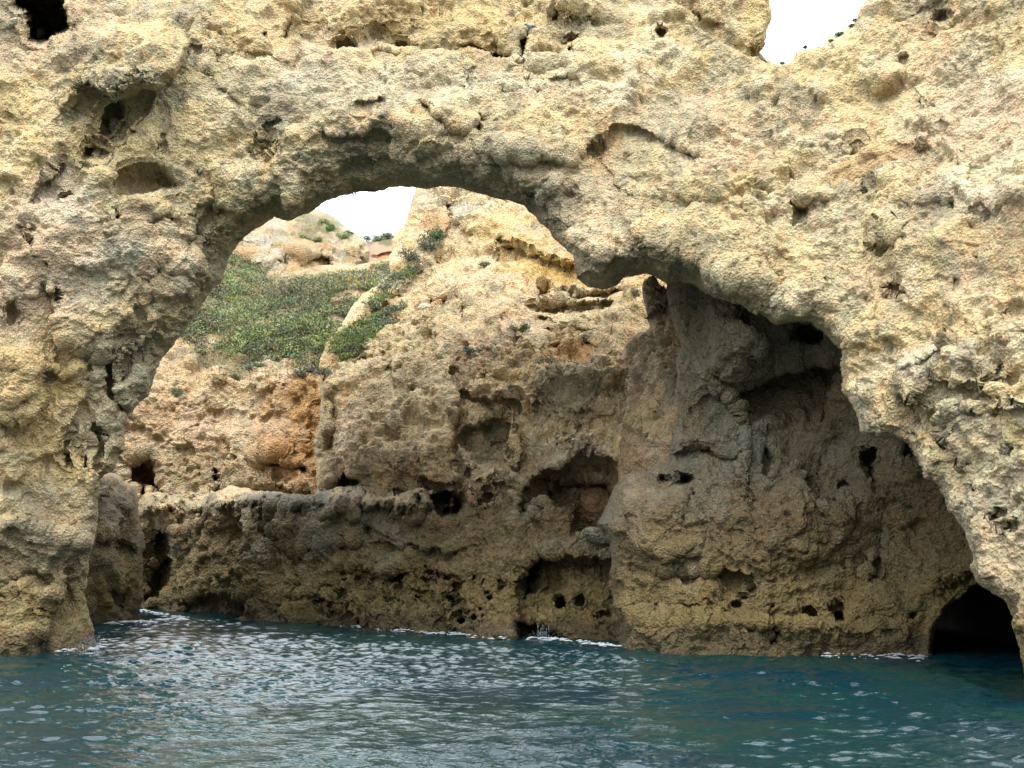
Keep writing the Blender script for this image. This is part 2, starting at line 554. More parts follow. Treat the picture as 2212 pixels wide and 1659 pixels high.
M_LEAF = leaf_material()


def plain(name, c, rough=.8, noise=0.25, sc=20, c2=None):
    m, nt, b = nodes_mat(name)
    geo = nt.nodes.new('ShaderNodeNewGeometry')
    n = nt.nodes.new('ShaderNodeTexNoise'); n.inputs['Scale'].default_value = sc; n.inputs['Detail'].default_value = 4
    nt.links.new(geo.outputs['Position'], n.inputs['Vector'])
    r = nt.nodes.new('ShaderNodeValToRGB'); e = r.color_ramp.elements
    c2 = c2 or tuple(v * (1 - noise) for v in c)
    e[0].position = .35; e[0].color = (*c2, 1); e[1].position = .65; e[1].color = (*c, 1)
    nt.links.new(n.outputs['Fac'], r.inputs[0]); nt.links.new(r.outputs[0], b.inputs['Base Color'])
    b.inputs['Roughness'].default_value = rough
    return m


# ================================================================== NATURAL ARCH (near rock)
arch = tag(empty('rock_arch', (0, 24, 0)),
           'huge cream limestone arch with a wide opening and thick legs standing in the sea', 'natural arch')

HOLE = [(203, 1395, 30, .8), (196, 1330, 30, .8), (190, 1280), (199, 1200), (206, 1166), (213, 1100), (217, 1040), (228, 1025), (248, 1018, 30, 1),
        (256, 995), (272, 973), (270, 957), (267, 922), (277, 903, 30, 1), (284, 905, 30, 1.2), (293, 880, 40, 1.6),
        (320, 853, 55, 2), (333, 806, 55, 2), (347, 770, 60, 2), (377, 750, 60, 2), (397, 720, 80, 2.4), (420, 686, 80, 2.4),
        (447, 636, 80, 2.6), (477, 603, 80, 2.6), (497, 556, 80, 2.6), (507, 540, 80, 2.6), (520, 520, 80, 2.6), (550, 493, 80, 2.6),
        (593, 467, 80, 2.6), (600, 470, 50, 2), (623, 476, 45, 1.6), (650, 467, 50, 2), (667, 463, 80, 2.6), (703, 440, 120, 2.1),
        (737, 432, 145, 2.3), (777, 423, 155, 2.4), (814, 420, 155, 2.4), (850, 405, 155, 2.4), (897, 405, 155, 2.4), (924, 408, 155, 2.4),
        (954, 403, 155, 2.4), (981, 404, 155, 2.4), (1024, 413, 155, 2.4), (1054, 420, 145, 2.3), (1091, 432, 130, 2.2), (1127, 443, 100, 2.1),
        (1154, 460, 80, 2.6), (1167, 480, 55, 1.8), (1184, 497, 50, 1.8), (1197, 520, 45, 1.6), (1231, 550, 35, 1.3), (1236, 556, 30, 1.2),
        (1243, 600, 30, 1.6), (1268, 619, 40, 2.2), (1300, 627, 50, 2.8), (1334, 618, 55, 3), (1354, 600, 55, 3), (1397, 593, 55, 3),
        (1417, 600, 60, 3), (1440, 612, 60, 3), (1470, 606, 60, 3), (1500, 612, 60, 3), (1530, 632, 60, 2.6), (1561, 645, 55, 2.2), (1600, 652, 50, 2),
        (1640, 668, 50, 2), (1680, 698, 40, 1.6), (1708, 692, 40, 1.6), (1750, 692, 35, 1.4), (1791, 712, 30, 1), (1828, 753, 30, 1),
        (1826, 786, 28, .9), (1828, 843), (1851, 886), (1868, 933), (1900, 945), (1935, 940), (1961, 953), (1988, 983), (2008, 1020),
        (2038, 1053), (2055, 1103), (2075, 1133), (2088, 1166), (2105, 1206), (2101, 1223), (2121, 1259), (2141, 1273), (2168, 1296),
        (2185, 1329), (2195, 1373), (2205, 1426), (2207, 1506), (2213, 1536), (2225, 1580), (2260, 1900), (203, 1900)]
NOTCH = [(1655, -500), (1662, -150), (1661, 0), (1666, 47), (1661, 87), (1648, 117), (1645, 125), (1661, 122), (1675, 123), (1685, 140),
         (1705, 123), (1710, 103), (1768, 97), (1788, 73), (1815, 72), (1841, 53), (1858, 30), (1868, 0), (1890, -80), (1930, -200), (2000, -500)]
TOP = [(-900, 2300, 30, .9), (-900, -110, 60, 2), (0, -120, 60, 2), (400, -95, 60, 2), (800, -110, 60, 2), (1200, -90, 60, 2), (1640, -110, 60, 2), (1700, -200, 60, 2), (1900, -260, 60, 2), (2300, -330, 60, 2), (2600, -340, 60, 2), (3250, -340, 60, 2), (3250, 2300, 30, .9)]
ctrl1 = [(-820, 1400, 22.5), (-820, 300, 23), (-820, -300, 26), (3150, 1500, 11.2), (3150, 500, 12.5), (3150, -300, 16), (-300, 1400, 23.5), (0, 1400, 24.1), (200, 1400, 24.4), (0, 1150, 24.6), (0, 900, 23.8), (0, 600, 23.5), (0, 300, 24),
         (0, 0, 25), (-300, 0, 25), (-300, -300, 27), (250, 800, 25), (300, 500, 24), (300, 200, 24), (450, 450, 25), (500, 0, 26.5),
         (600, 250, 24.5), (800, 200, 24.3), (800, 350, 24.2), (1000, -250, 29), (1000, 50, 26.4), (1000, 150, 25), (1000, 330, 23.8),
         (1300, 450, 23.8), (1300, 560, 23.3), (1300, 200, 24.6), (1600, 150, 24.6), (1600, -250, 27.5), (1600, 450, 22.6),
         (1900, 100, 23.3), (1900, 400, 21.5), (1900, 700, 20.2), (2200, 100, 20.6), (2200, 400, 18.3), (2200, 800, 16.5),
         (2200, 1200, 15.6), (2200, 1500, 15.3), (2060, 1000, 17.8), (2500, 0, 18.5), (2500, 500, 15.5), (2500, 1500, 13.2), (2500, -300, 20)]
F1 = [
    # upper wall set back behind the flat top of the bridge
    ('step', [(1130, 150), (1120, 132), (1100, 130), (1064, 125), (1044, 110), (1010, 102), (987, 110), (935, 112), (880, 100), (854, 90),
              (814, 80), (790, 100), (757, 97), (737, 103), (680, 92), (617, 87), (600, 80), (590, 75)], 1.1, 75, 3),
    ('step', [(1660, 128), (1608, 118), (1570, 92), (1530, 62), (1508, 50), (1470, 20), (1440, -30)], .8, 40, 3),
    ('crack', [(645, -20), (640, 0), (630, 43), (617, 77), (612, 95)], .9, 6),
    ('crack', [(1134, 160), (1124, 133), (1128, 100), (1140, 70)], .7, 7),
    ('step', [(1124, 133), (1137, 173), (1150, 197), (1164, 196)], .25, 25, 3),
    ('step', [(1170, 170), (1205, 172), (1247, 163), (1258, 180), (1260, 205)], .18, 30, 3),
    ('hole', 1204, 30, 14, 14, 20, 1.0), ('hole', 1428, 72, 11, 20, -20, 1.2), ('hole', 1238, 85, 10, 8, 0, .7), ('hole', 1236, 108, 8, 8, 0, .6),
    ('bump', 1240, 10, 60, 40, 0, .7), ('bump', 790, 10, 120, 70, 0, .6), ('bump', 1030, 60, 120, 60, 0, .5), ('bump', 520, 40, 110, 80, 20, .7),
    ('hole', 570, 72, 7, 6, 0, .7), ('hole', 748, 97, 24, 9, 5, .9, .6), ('hole', 868, 92, 15, 6, 10, .8, .6), ('hole', 1010, 96, 26, 9, 0, .6),
    ('hole', 1090, 122, 30, 10, 5, .6),
    # corner cave, top left
    ('poly', [(18, -30), (140, -30), (143, 10), (152, 70), (118, 82), (78, 94), (55, 80), (52, 45), (50, 20), (18, 10)], 5.5, 14),
    # great overhanging lump
    ('bump', 290, 120, 190, 130, -25, 1.5),
    ('step', [(170, 175), (207, 205), (245, 222), (290, 205), (333, 197), (367, 160), (393, 110), (413, 97), (425, 80)], .8, 75, 5),
    ('poly', [(208, 290), (222, 222), (250, 228), (300, 205), (335, 197), (330, 215), (320, 240), (280, 262), (250, 290), (232, 300)], .45, 12),
    ('hole', 228, 250, 9, 34, 8, .9), ('hole', 245, 238, 20, 9, -20, .9),
    ('hole', 203, 328, 24, 24, 30, .8), ('hole', 192, 322, 9, 20, -10, .9),
    ('poly', [(246, 368), (275, 354), (320, 350), (360, 364), (386, 386), (392, 406), (376, 414), (335, 420), (290, 430), (258, 438), (247, 418)], .75, 26), ('hole', 254, 393, 8, 20, -5, .4), ('hole', 352, 393, 10, 6, 0, .5), ('hole', 382, 400, 10, 9, 0, .6),
    ('hole', 423, 376, 6, 6, 0, .5), ('hole', 420, 396, 6, 6, 0, .4), ('hole', 478, 406, 22, 12, 0, .6), ('hole', 140, 423, 13, 4, -5, .5),
    ('hole', 522, 478, 18, 9, 5, .5), ('hole', 483, 493, 12, 9, 0, .5), ('hole', 258, 450, 7, 6, 0, .4), ('hole', 262, 465, 12, 7, -30, .5),
    ('step', [(60, 440), (77, 414), (98, 396), (123, 367), (130, 350)], .45, 35, 3),
    ('step', [(225, 510), (222, 480), (235, 455), (255, 450)], -.25, 25, 3),
    ('step', [(318, 485), (335, 478), (350, 462), (362, 450)], .25, 25, 3),
    ('crack', [(60, 490), (55, 510), (80, 530), (85, 560)], .25, 5),
    # left leg: ledges and lobes
    ('step', [(90, 600), (110, 640), (118, 668), (133, 696), (143, 726), (170, 745), (217, 760), (236, 768)], .65, 45, 3),
    ('hole', 28, 685, 17, 40, 15, .7), ('hole', 57, 660, 8, 6, 0, .3),
    ('hole', 123, 640, 14, 24, 10, .5),
    ('crack', [(226, 745), (233, 783), (235, 820), (247, 853), (262, 880), (277, 905)], .75, 8),
    ('step', [(277, 905), (247, 853), (237, 800), (240, 770), (262, 745), (300, 735)], -.35, 40, 3),
    ('hole', 290, 770, 26, 17, -35, .35), ('step', [(262, 790), (285, 762), (330, 738), (352, 700)], .35, 30, 3),
    ('step', [(300, 660), (318, 640), (318, 610), (330, 580), (355, 560)], .3, 30, 3),
    ('step', [(390, 545), (420, 500), (445, 455), (470, 420)], .4, 60, 6),
    ('bump', 45, 820, 75, 100, 10, .55), ('step', [(-40, 905), (0, 905), (47, 912), (80, 892), (97, 862), (105, 800)], .45, 40, 3),
    ('hole', 10, 795, 20, 5, 5, .5), ('crack', [(15, 790), (28, 803), (40, 800)], .4, 4),
    ('step', [(130, 930), (160, 910), (180, 860), (190, 810)], .25, 35, 4),
    ('crack', [(150, 930), (148, 980), (160, 1000)], .3, 5), ('crack', [(185, 950), (178, 985), (186, 1003)], .3, 5),
    ('crack', [(207, 920), (210, 960), (205, 1000), (215, 1020)], .3, 6),
    # foot of the left leg stands forward
    ('step', [(230, 1195), (200, 1166), (160, 1143), (87, 1136), (50, 1123), (0, 1129), (-80, 1120), (-300, 1120)], .0, 30, 3),
    ('step', [(-340, 1120), (-80, 1120), (0, 1131), (50, 1124), (87, 1137), (160, 1144), (203, 1168), (235, 1200)], -1.3, 260, 9),
    ('step', [(0, 1270), (30, 1240), (80, 1225), (130, 1250), (170, 1245)], .25, 40, 5), ('hole', 60, 1390, 13, 13, 0, .8),
    # bridge: lumps, ledges
    ('hole', 550, 130, 95, 22, 12, .5, 1.3), ('hole', 490, 105, 40, 20, 40, .3, 1.2),
    ('bump', 840, 250, 130, 45, 8, .4), ('step', [(690, 272), (720, 300), (760, 292), (800, 285), (860, 300)], .28, 40, 6),
    ('step', [(905, 212), (935, 240), (960, 262), (975, 278), (1010, 280), (1030, 268), (1035, 240)], .45, 28, 3),
    ('step', [(760, 215), (785, 222), (815, 215), (820, 200)], .3, 22, 3),
    ('bump', 950, 235, 70, 32, 25, .35),
    ('step', [(1060, 330), (1120, 345), (1200, 345), (1240, 355), (1256, 335), (1262, 318), (1300, 300)], .35, 60, 4),
    ('step', [(1240, 352), (1262, 318), (1300, 305), (1330, 277), (1360, 276), (1387, 283), (1430, 295), (1475, 317), (1518, 340), (1535, 350)], .26, 90, 3),
    ('bump', 1150, 320, 110, 35, 5, .3), ('bump', 1480, 405, 60, 30, 0, .3), ('bump', 640, 300, 80, 60, 0, .25),
    ('crack', [(560, 330), (575, 300), (570, 270), (600, 250)], .2, 4), ('crack', [(350, 290), (360, 310), (352, 335)], .18, 4),
    ('crack', [(1030, 215), (1020, 200), (1015, 165), (1030, 140)], .25, 4), ('crack', [(1080, 200), (1110, 205), (1130, 195)], .2, 4),
    ('hole', 1450, 380, 7, 5, 0, .4), ('hole', 1330, 460, 12, 8, 0, .3), ('hole', 1145, 417, 30, 10, 5, .5),
    # nose above the inner arch
    ('bump', 1290, 525, 70, 45, 0, .5), ('bump', 1400, 510, 80, 40, 10, .35), ('step', [(1235, 520), (1262, 505), (1290, 500), (1340, 515)], -.2, 40, 4),
    # right flank
    ('step', [(2020, 200), (2005, 217), (2002, 250), (1998, 290), (1985, 330)], -.3, 50, 9),
    ('hole', 2038, 38, 26, 16, -30, .9), ('hole', 2020, 20, 50, 22, -20, .4, 1.2), ('hole', 2010, 72, 20, 10, 0, .3),
    ('hole', 1851, 299, 8, 6, 0, .25), ('hole', 1950, 130, 7, 12, 0, .3),
    ('hole', 2055, 449, 17, 20, -15, 2.4), ('hole', 2058, 445, 32, 34, 0, .3, 1), ('hole', 1958, 492, 18, 22, 15, 1.1), ('hole', 1930, 527, 36, 16, -15, .7),
    ('hole', 1912, 505, 28, 10, 5, .25), ('hole', 1915, 540, 20, 8, 0, .5),
    ('step', [(2075, 290), (2088, 330), (2095, 370), (2110, 410), (2105, 470)], -.35, 50, 6),
    ('poly', [(1700, 432), (1718, 470), (1712, 490), (1745, 468), (1765, 420), (1748, 440), (1722, 448)], .5, 8), ('bump', 1740, 420, 60, 28, 5, .4),
    ('bump', 1935, 398, 45, 30, -20, .35), ('step', [(1870, 440), (1905, 432), (1950, 430), (1970, 405), (1985, 380)], .25, 25, 3),
    ('step', [(1870, 435), (1875, 400), (1888, 365), (1890, 350)], -.2, 20, 3),
    ('step', [(1990, 905), (1985, 893), (1941, 870), (1926, 836), (1931, 787), (1960, 770), (1991, 753), (2041, 738), (2080, 700)], -.75, 170, 7),
    ('step', [(2065, 1020), (2040, 985), (2000, 960), (1988, 936), (1985, 893), (1941, 870), (1926, 836), (1931, 787), (1960, 770), (1991, 753), (2041, 738)], -.0, 45, 5),
    ('bump', 2090, 840, 140, 100, 20, .3), ('step', [(2060, 1080), (2030, 1020), (2000, 960), (2010, 905), (2040, 870), (2120, 855), (2200, 850), (2300, 845)], -.0, 60, 6),
    ('step', [(2010, 875), (2060, 862), (2120, 858), (2212, 850), (2330, 850)], -.55, 160, 8),
    ('hole', 2140, 720, 12, 20, 15, .6), ('hole', 2030, 735, 8, 20, 20, .5), ('hole', 1935, 628, 30, 9, 20, .35), ('hole', 1965, 640, 8, 16, -15, .4),
    ('hole', 2150, 790, 9, 14, 0, .4), ('hole', 1910, 1010, 12, 10, 0, .2), ('hole', 2060, 620, 12, 20, 20, .3),
    ('hole', 2150, 1110, 14, 10, 0, .5), ('hole', 2110, 1060, 16, 12, 0, .5), ('hole', 2180, 980, 14, 10, 0, .4), ('hole', 2120, 1140, 12, 10, 0, .5),
    ('hole', 2180, 1140, 20, 14, 0, .4), ('hole', 2090, 1000, 10, 8, 0, .4), ('hole', 2170, 680, 8, 8, 0, .4), ('hole', 2110, 560, 10, 7, 0, .3),
    ('bump', 1760, 640, 60, 35, 20, .4), ('bump', 1850, 650, 50, 60, 0, .3), ('bump', 1620, 600, 60, 35, 15, .35),
]
PA1 = [(520, 135, 130, 30, 12, SAND, .8), (560, 60, 150, 60, 0, YELLOW, .35), (900, 30, 300, 60, 0, YELLOW, .5), (900, 180, 350, 50, 0, WHITE, .45),
       (100, 560, 110, 180, 15, PINK, .7), (150, 440, 80, 60, 0, WHITE, .6), (230, 590, 130, 70, -30, WHITE, .5), (60, 860, 120, 120, 0, YELLOW, .7),
       (330, 390, 70, 45, 0, SAND, .7), (60, 250, 110, 120, 0, YELLOW, .4), (280, 180, 90, 50, 0, GREY, .5), (120, 1010, 130, 50, 0, YELLOW, .5),
       (110, 1080, 130, 70, 0, TGREY, .45), (60, 1200, 220, 60, 0, TGREY, .6), (70, 1300, 220, 60, 0, OLIVE, .5),
       (900, 350, 300, 60, 5, GREY, .45), (1050, 120, 60, 40, 0, ORANGE, .25), (1640, 40, 40, 60, 0, YELLOW, .6), (1250, 420, 200, 60, 0, GREY, .35),  # greys along the bridge underside put its shade into the colour
       (1890, 330, 120, 30, -20, ORANGE, .4), (1640, 380, 60, 40, 0, ORANGE, .22), (2140, 380, 100, 110, 0, WHITE, .45), (2150, 250, 120, 80, 0, PINK, .5),
       (1990, 250, 80, 250, 0, PINK, .35), (2190, 560, 40, 160, 0, ORANGE, .25), (1900, 620, 90, 50, 0, PINK, .5), (1300, 560, 80, 40, 0, GREY, .55),
       (1990, 770, 60, 40, -30, WHITE, .5), (2100, 640, 60, 60, 0, PINK, .5), (2130, 1130, 130, 160, 0, GREY, .55), (2030, 700, 60, 50, 0, ORANGE, .22),
       (1590, 630, 130, 45, 15, GREY, .5), (2200, 1400, 120, 120, 0, OLIVE, .5), (420, 600, 60, 130, 30, GREY, .4), (300, 810, 60, 70, 30, GREY, .6),  # greys on the leg's inner curve and overhang lip are painted shade
       (1800, 500, 200, 80, 0, SAND, .3), (1170, 440, 80, 40, 0, TGREY, .4), (1480, 540, 80, 50, 0, TGREY, .4)]  # darker greys deepen the underside with painted shade
hole_k = .5
xs1 = np.concatenate([np.arange(-820, -360, 9.0), axis(-360, -30, 2250, 2560, 2.0, 6.0), np.arange(2560, 3150, 9.0)]); ys1 = axis(-330, -30, 1560, 1760, 2.0, 6.0)
rock_sheet('arch_front', 'arch', xs1, ys1, [('solid', TOP), ('hole', HOLE), ('hole', NOTCH)], ctrl1, F1, M_ROCK, arch, W0=28, A0=.9,
           paint=PA1, tide=(1.6, 1.6, .85), thick=5.0, seed=1)

hole_k = .75
# inner side of the left leg, further back
rock_sheet('leg_inner_side', 'leg', np.arange(150, 330, 2.0), np.arange(980, 1400, 2.0),
           [('solid', [(150, 1400), (150, 1000), (225, 1020), (250, 1026), (270, 1043), (290, 1049), (295, 1069), (299, 1110), (309, 1145), (313, 1230),
                       (307, 1290), (299, 1330), (299, 1400)])],
           [(190, 1350, 35.0), (298, 1345, 37.8), (190, 1020, 34), (298, 1060, 39), (250, 1200, 36)],
           [('step', [(200, 1175), (240, 1165), (280, 1180), (310, 1195)], .6, 40, 4), ('hole', 260, 1290, 20, 26, 10, .6), ('step', [(225, 1040), (240, 1090), (245, 1140), (240, 1190)], -.5, 40, 6),
            ('bump', 275, 1090, 26, 40, 0, .6)], M_ROCK, arch,
           W0=26, A0=2.0, base=TAN, tide=(4.0, 1.3), thick=3, seed=2, scale=1.2,
           paint=[(250, 1100, 60, 50, 0, TGREY, .8)])

# inner wall under the overhang, with the cave at the waterline
WALL = [(1337, 1460), (1335, 1393), (1337, 1346), (1319, 1309), (1325, 1273), (1315, 1236), (1319, 1216), (1317, 1173), (1292, 1133),
        (1311, 1103), (1334, 1050), (1357, 1026), (1400, 1010), (1440, 995), (1446, 970, 26, 1.3), (1450, 886, 26, 1.3), (1458, 803, 26, 1.3), (1454, 780, 26, 1.3), (1467, 746, 26, 1.3), (1447, 690, 26, 1.3), (1442, 650, 26, 1.3),
        (1438, 590, 26, 1.3), (1440, 520), (1900, 600), (2420, 600), (2420, 1560), (1400, 1560)]
SEACAVE = [(2009, 1600, 10, .5), (2010, 1406, 10, .5), (2015, 1366, 10, .5), (2026, 1345, 10, .5), (2041, 1319, 10, .5), (2075, 1286, 10, .5), (2108, 1266, 10, .5), (2125, 1262, 10, .5), (2150, 1275, 10, .5), (2175, 1300, 10, .5), (2230, 1340), (2240, 1600)]
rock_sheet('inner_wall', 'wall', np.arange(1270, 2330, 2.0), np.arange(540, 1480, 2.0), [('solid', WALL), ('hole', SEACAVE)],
           [(1340, 1390, 25.3), (1500, 1400, 24), (1800, 1405, 23.3), (2000, 1410, 22.8), (2250, 1430, 20.8), (1360, 1100, 26), (1450, 1200, 25.0), (1450, 900, 26.5),
            (1450, 650, 27), (1600, 1000, 25.2), (1800, 1000, 24.8), (1700, 850, 26), (1560, 700, 25), (2000, 1150, 23.4), (2130, 1290, 21.8),
            (1700, 650, 24.5), (1900, 800, 23.5), (2300, 900, 20), (1450, 560, 26)],
           [('step', [(1560, 830), (1575, 820), (1635, 822), (1661, 796), (1705, 786), (1775, 783), (1821, 792), (1840, 800)], 1.6, 90, 4),
            ('step', [(1555, 790), (1550, 740), (1553, 700), (1580, 690), (1640, 730), (1650, 770)], -.8, 50, 4), ('bump', 1600, 750, 50, 55, 0, .6),
            ('hole', 1740, 730, 55, 34, 5, 1.4), ('step', [(1440, 985), (1475, 968), (1530, 972), (1565, 985), (1600, 985)], .5, 40, 3), ('bump', 1500, 950, 70, 25, 0, .4),
            ('crack', [(1648, 940), (1652, 970), (1656, 1010), (1660, 1030)], .7, 6), ('hole', 1652, 970, 9, 22, 0, .9),
            ('step', [(1555, 835), (1585, 880), (1600, 930), (1602, 985)], .6, 40, 5),
            ('crack', [(1865, 970), (1875, 1000), (1888, 1045)], .7, 8), ('hole', 1876, 985, 16, 18, 0, .7), ('hole', 1962, 975, 22, 40, 20, .9),
            ('step', [(1900, 1130), (1890, 1180), (1860, 1220), (1850, 1270)], .5, 30, 5), ('crack', [(1905, 1120), (1895, 1200), (1880, 1260)], .5, 8),
            ('crack', [(1820, 1120), (1825, 1190), (1818, 1235)], .4, 5), ('crack', [(1835, 1040), (1800, 1080), (1775, 1130)], .3, 6),
            ('hole', 1434, 1033, 11, 9, 0, 1.3), ('hole', 1478, 1035, 18, 12, 20, 1.3), ('hole', 1385, 1015, 24, 10, 0, .5),
            ('hole', 1542, 1313, 10, 7, 0, .7), ('hole', 1592, 1309, 10, 6, 0, .7), ('hole', 1666, 1306, 13, 6, 0, .8), ('hole', 1750, 1324, 17, 12, 20, .8),
            ('hole', 1816, 1336, 14, 12, 0, 1.6), ('hole', 1808, 1320, 14, 18, 20, .6), ('hole', 1890, 1325, 18, 12, 10, .7), ('hole', 1622, 1270, 10, 5, 0, .5), ('hole', 1608, 1290, 6, 5, 0, .5),
            ('hole', 1560, 1306, 5, 5, 0, .5), ('hole', 1500, 1345, 13, 9, 0, .6), ('hole', 1860, 1305, 10, 8, 0, .6), ('hole', 1421, 1311, 9, 9, 0, .6), ('hole', 1965, 1330, 20, 14, -30, .5),
            ('crack', [(1692, 1360), (1678, 1385), (1665, 1400)], .8, 7), ('step', [(1590, 1360), (1640, 1348), (1690, 1350)], .3, 20, 3), ('hole', 1480, 1365, 14, 10, 0, .4),
            ('step', [(1330, 1230), (1400, 1215), (1480, 1240), (1560, 1235), (1640, 1255)], .4, 60, 8), ('step', [(1320, 1320), (1420, 1330), (1540, 1335), (1640, 1330), (1800, 1345), (1990, 1350)], -.5, 60, 10),
            ('bump', 1420, 1130, 90, 90, 0, .7), ('bump', 1700, 1120, 140, 110, 0, .6), ('step', [(1560, 1000), (1620, 1010), (1700, 1000), (1760, 1030)], -.4, 80, 10),
            ('crack', [(1520, 1250), (1500, 1200), (1480, 1120), (1500, 1050)], .3, 8), ('step', [(2015, 1290), (2060, 1260), (2110, 1235), (2140, 1230)], .4, 30, 4)],
           M_ROCK, arch, W0=40, A0=2.2, base=(.27, .215, .13), tide=(3.9, .9), thick=3.0, seed=3, strata=1.4, contrast=1.15, facets=.8,  # base darkened to add overhang shade to the wet rock's colour
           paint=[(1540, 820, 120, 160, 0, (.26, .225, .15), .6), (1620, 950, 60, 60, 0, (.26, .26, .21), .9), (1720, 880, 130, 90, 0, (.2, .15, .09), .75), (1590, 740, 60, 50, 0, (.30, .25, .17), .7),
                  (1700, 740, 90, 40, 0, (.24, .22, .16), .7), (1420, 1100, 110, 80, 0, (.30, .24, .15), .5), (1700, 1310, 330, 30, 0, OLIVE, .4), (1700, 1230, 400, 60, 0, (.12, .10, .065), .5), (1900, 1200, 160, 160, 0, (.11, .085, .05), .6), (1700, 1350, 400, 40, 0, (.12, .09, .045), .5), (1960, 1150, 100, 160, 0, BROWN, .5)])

# sea cave tunnel behind the opening: a real vaulted passage running back
def tunnel():
    ring = [(1990, 1500), (1985, 1400), (1995, 1350), (2025, 1300), (2065, 1262), (2110, 1240), (2160, 1250), (2205, 1290), (2250, 1350), (2270, 1500)]
    V = []; 
    n = len(ring)
    deps = [23.7, 25, 27, 29, 31, 33.5, 35]
    p0 = [world(a, b, 22.0) for a, b in ring]
    c = sum(p0) / n
    for k, dd in enumerate(deps):
        shrink = 1.06 - .06 * k if k < len(deps) - 1 else .05
        for i_, p in enumerate(p0):
            q = c + (p - c) * shrink
            if k == 0:      # mouth: follows the wall face
                fr = i_ / (n - 1); V.append([q[0] + .3 * fr, 23.5 - 3.6 * max(0, fr - .25), q[2]])
            else:
                V.append([q[0] + (dd - 23.7) * .25 + random.uniform(-.25, .25) + (.8 if i_ > 5 else 0), dd + random.uniform(-.3, .3), q[2] + random.uniform(-.2, .2)])
    Fq = []
    for k in range(len(deps) - 1):
        for i in range(n - 1):
            a = k * n + i
            Fq.append([a, a + 1, a + 1 + n, a + n])
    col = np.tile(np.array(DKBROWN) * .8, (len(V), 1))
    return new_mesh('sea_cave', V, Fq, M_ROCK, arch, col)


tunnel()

# ================================================================== SIDE COLUMN behind the arch
col_t = tag(empty('rock_column', (7.5, 30, 0)), 'brownish rock column squeezed between the shaded arch wall and the sunlit sea cliff', 'rock column')
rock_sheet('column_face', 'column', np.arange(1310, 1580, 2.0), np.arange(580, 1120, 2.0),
           [('solid', [(1384, 640), (1386, 605), (1400, 596), (1418, 603), (1432, 618), (1560, 640), (1560, 1120), (1330, 1120), (1335, 1000), (1348, 950), (1345, 860), (1336, 800),
                       (1344, 742), (1378, 716), (1400, 706), (1390, 668)])],
           [(1400, 620, 29.6), (1440, 700, 28.6), (1345, 760, 33), (1440, 800, 28.2), (1345, 950, 30.6), (1440, 950, 27.8), (1400, 1100, 28), (1560, 800, 28)],
           [('step', [(1384, 705), (1400, 690), (1425, 672), (1445, 662)], .7, 18, 3), ('crack', [(1335, 720), (1338, 780), (1345, 820)], .5, 6), ('step', [(1350, 880), (1380, 890), (1420, 885)], .2, 30, 4),
            ('crack', [(1394, 900), (1398, 930), (1394, 960)], .15, 5)],
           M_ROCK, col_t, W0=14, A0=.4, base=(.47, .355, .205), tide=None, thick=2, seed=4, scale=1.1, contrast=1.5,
           paint=[(1410, 640, 44, 70, 0, (.22, .165, .095), .95), (1400, 900, 60, 60, 0, (.42, .32, .15), .7), (1390, 760, 60, 80, 0, (.33, .26, .17), .7)])  # dark block near the top has its shadow painted into the colour

# ================================================================== SEA CLIFF seen through the arch
cliff = tag(empty('sea_cliff', (0, 34, 0)), 'tall pale sea cliff framed by the arch, rising to a pointed ridge', 'sea cliff')
CLIFF = [(215, 1450), (215, 1100), (290, 1085), (297, 1080), (310, 1066), (335, 1060), (377, 1074), (433, 1082), (470, 1066), (493, 1058), (567, 1060),
         (640, 1067), (680, 1066), (683, 1053), (687, 1000), (687, 953), (693, 873), (690, 820), (690, 781), (703, 750), (716, 727), (740, 708), (761, 667), (776, 641),
         (802, 625), (844, 594), (838, 575), (841, 560), (841, 531), (849, 513), (872, 490), (880, 469), (883, 448), (899, 406), (905, 370), (1000, 330), (1300, 400), (1520, 560), (1520, 1480)]
ctrl3 = [(230, 1300, 50), (230, 1100, 50), (330, 1310, 47), (560, 1335, 37.8), (800, 1352, 33), (1000, 1368, 29.8), (1100, 1378, 28.4), (1320, 1392, 27.2), (400, 1100, 46), (700, 1090, 36.5),
         (900, 1060, 33), (720, 1000, 37), (1000, 1000, 33.2), (1300, 1000, 31), (1300, 700, 36.5), (1340, 850, 32.8), (1340, 950, 31.2), (1000, 800, 37), (750, 850, 40), (720, 760, 43),
         (900, 600, 48), (1100, 560, 47), (960, 430, 54), (1150, 480, 50), (1250, 600, 43), (1350, 640, 40), (1440, 700, 37), (1480, 1000, 31), (1300, 420, 50)]
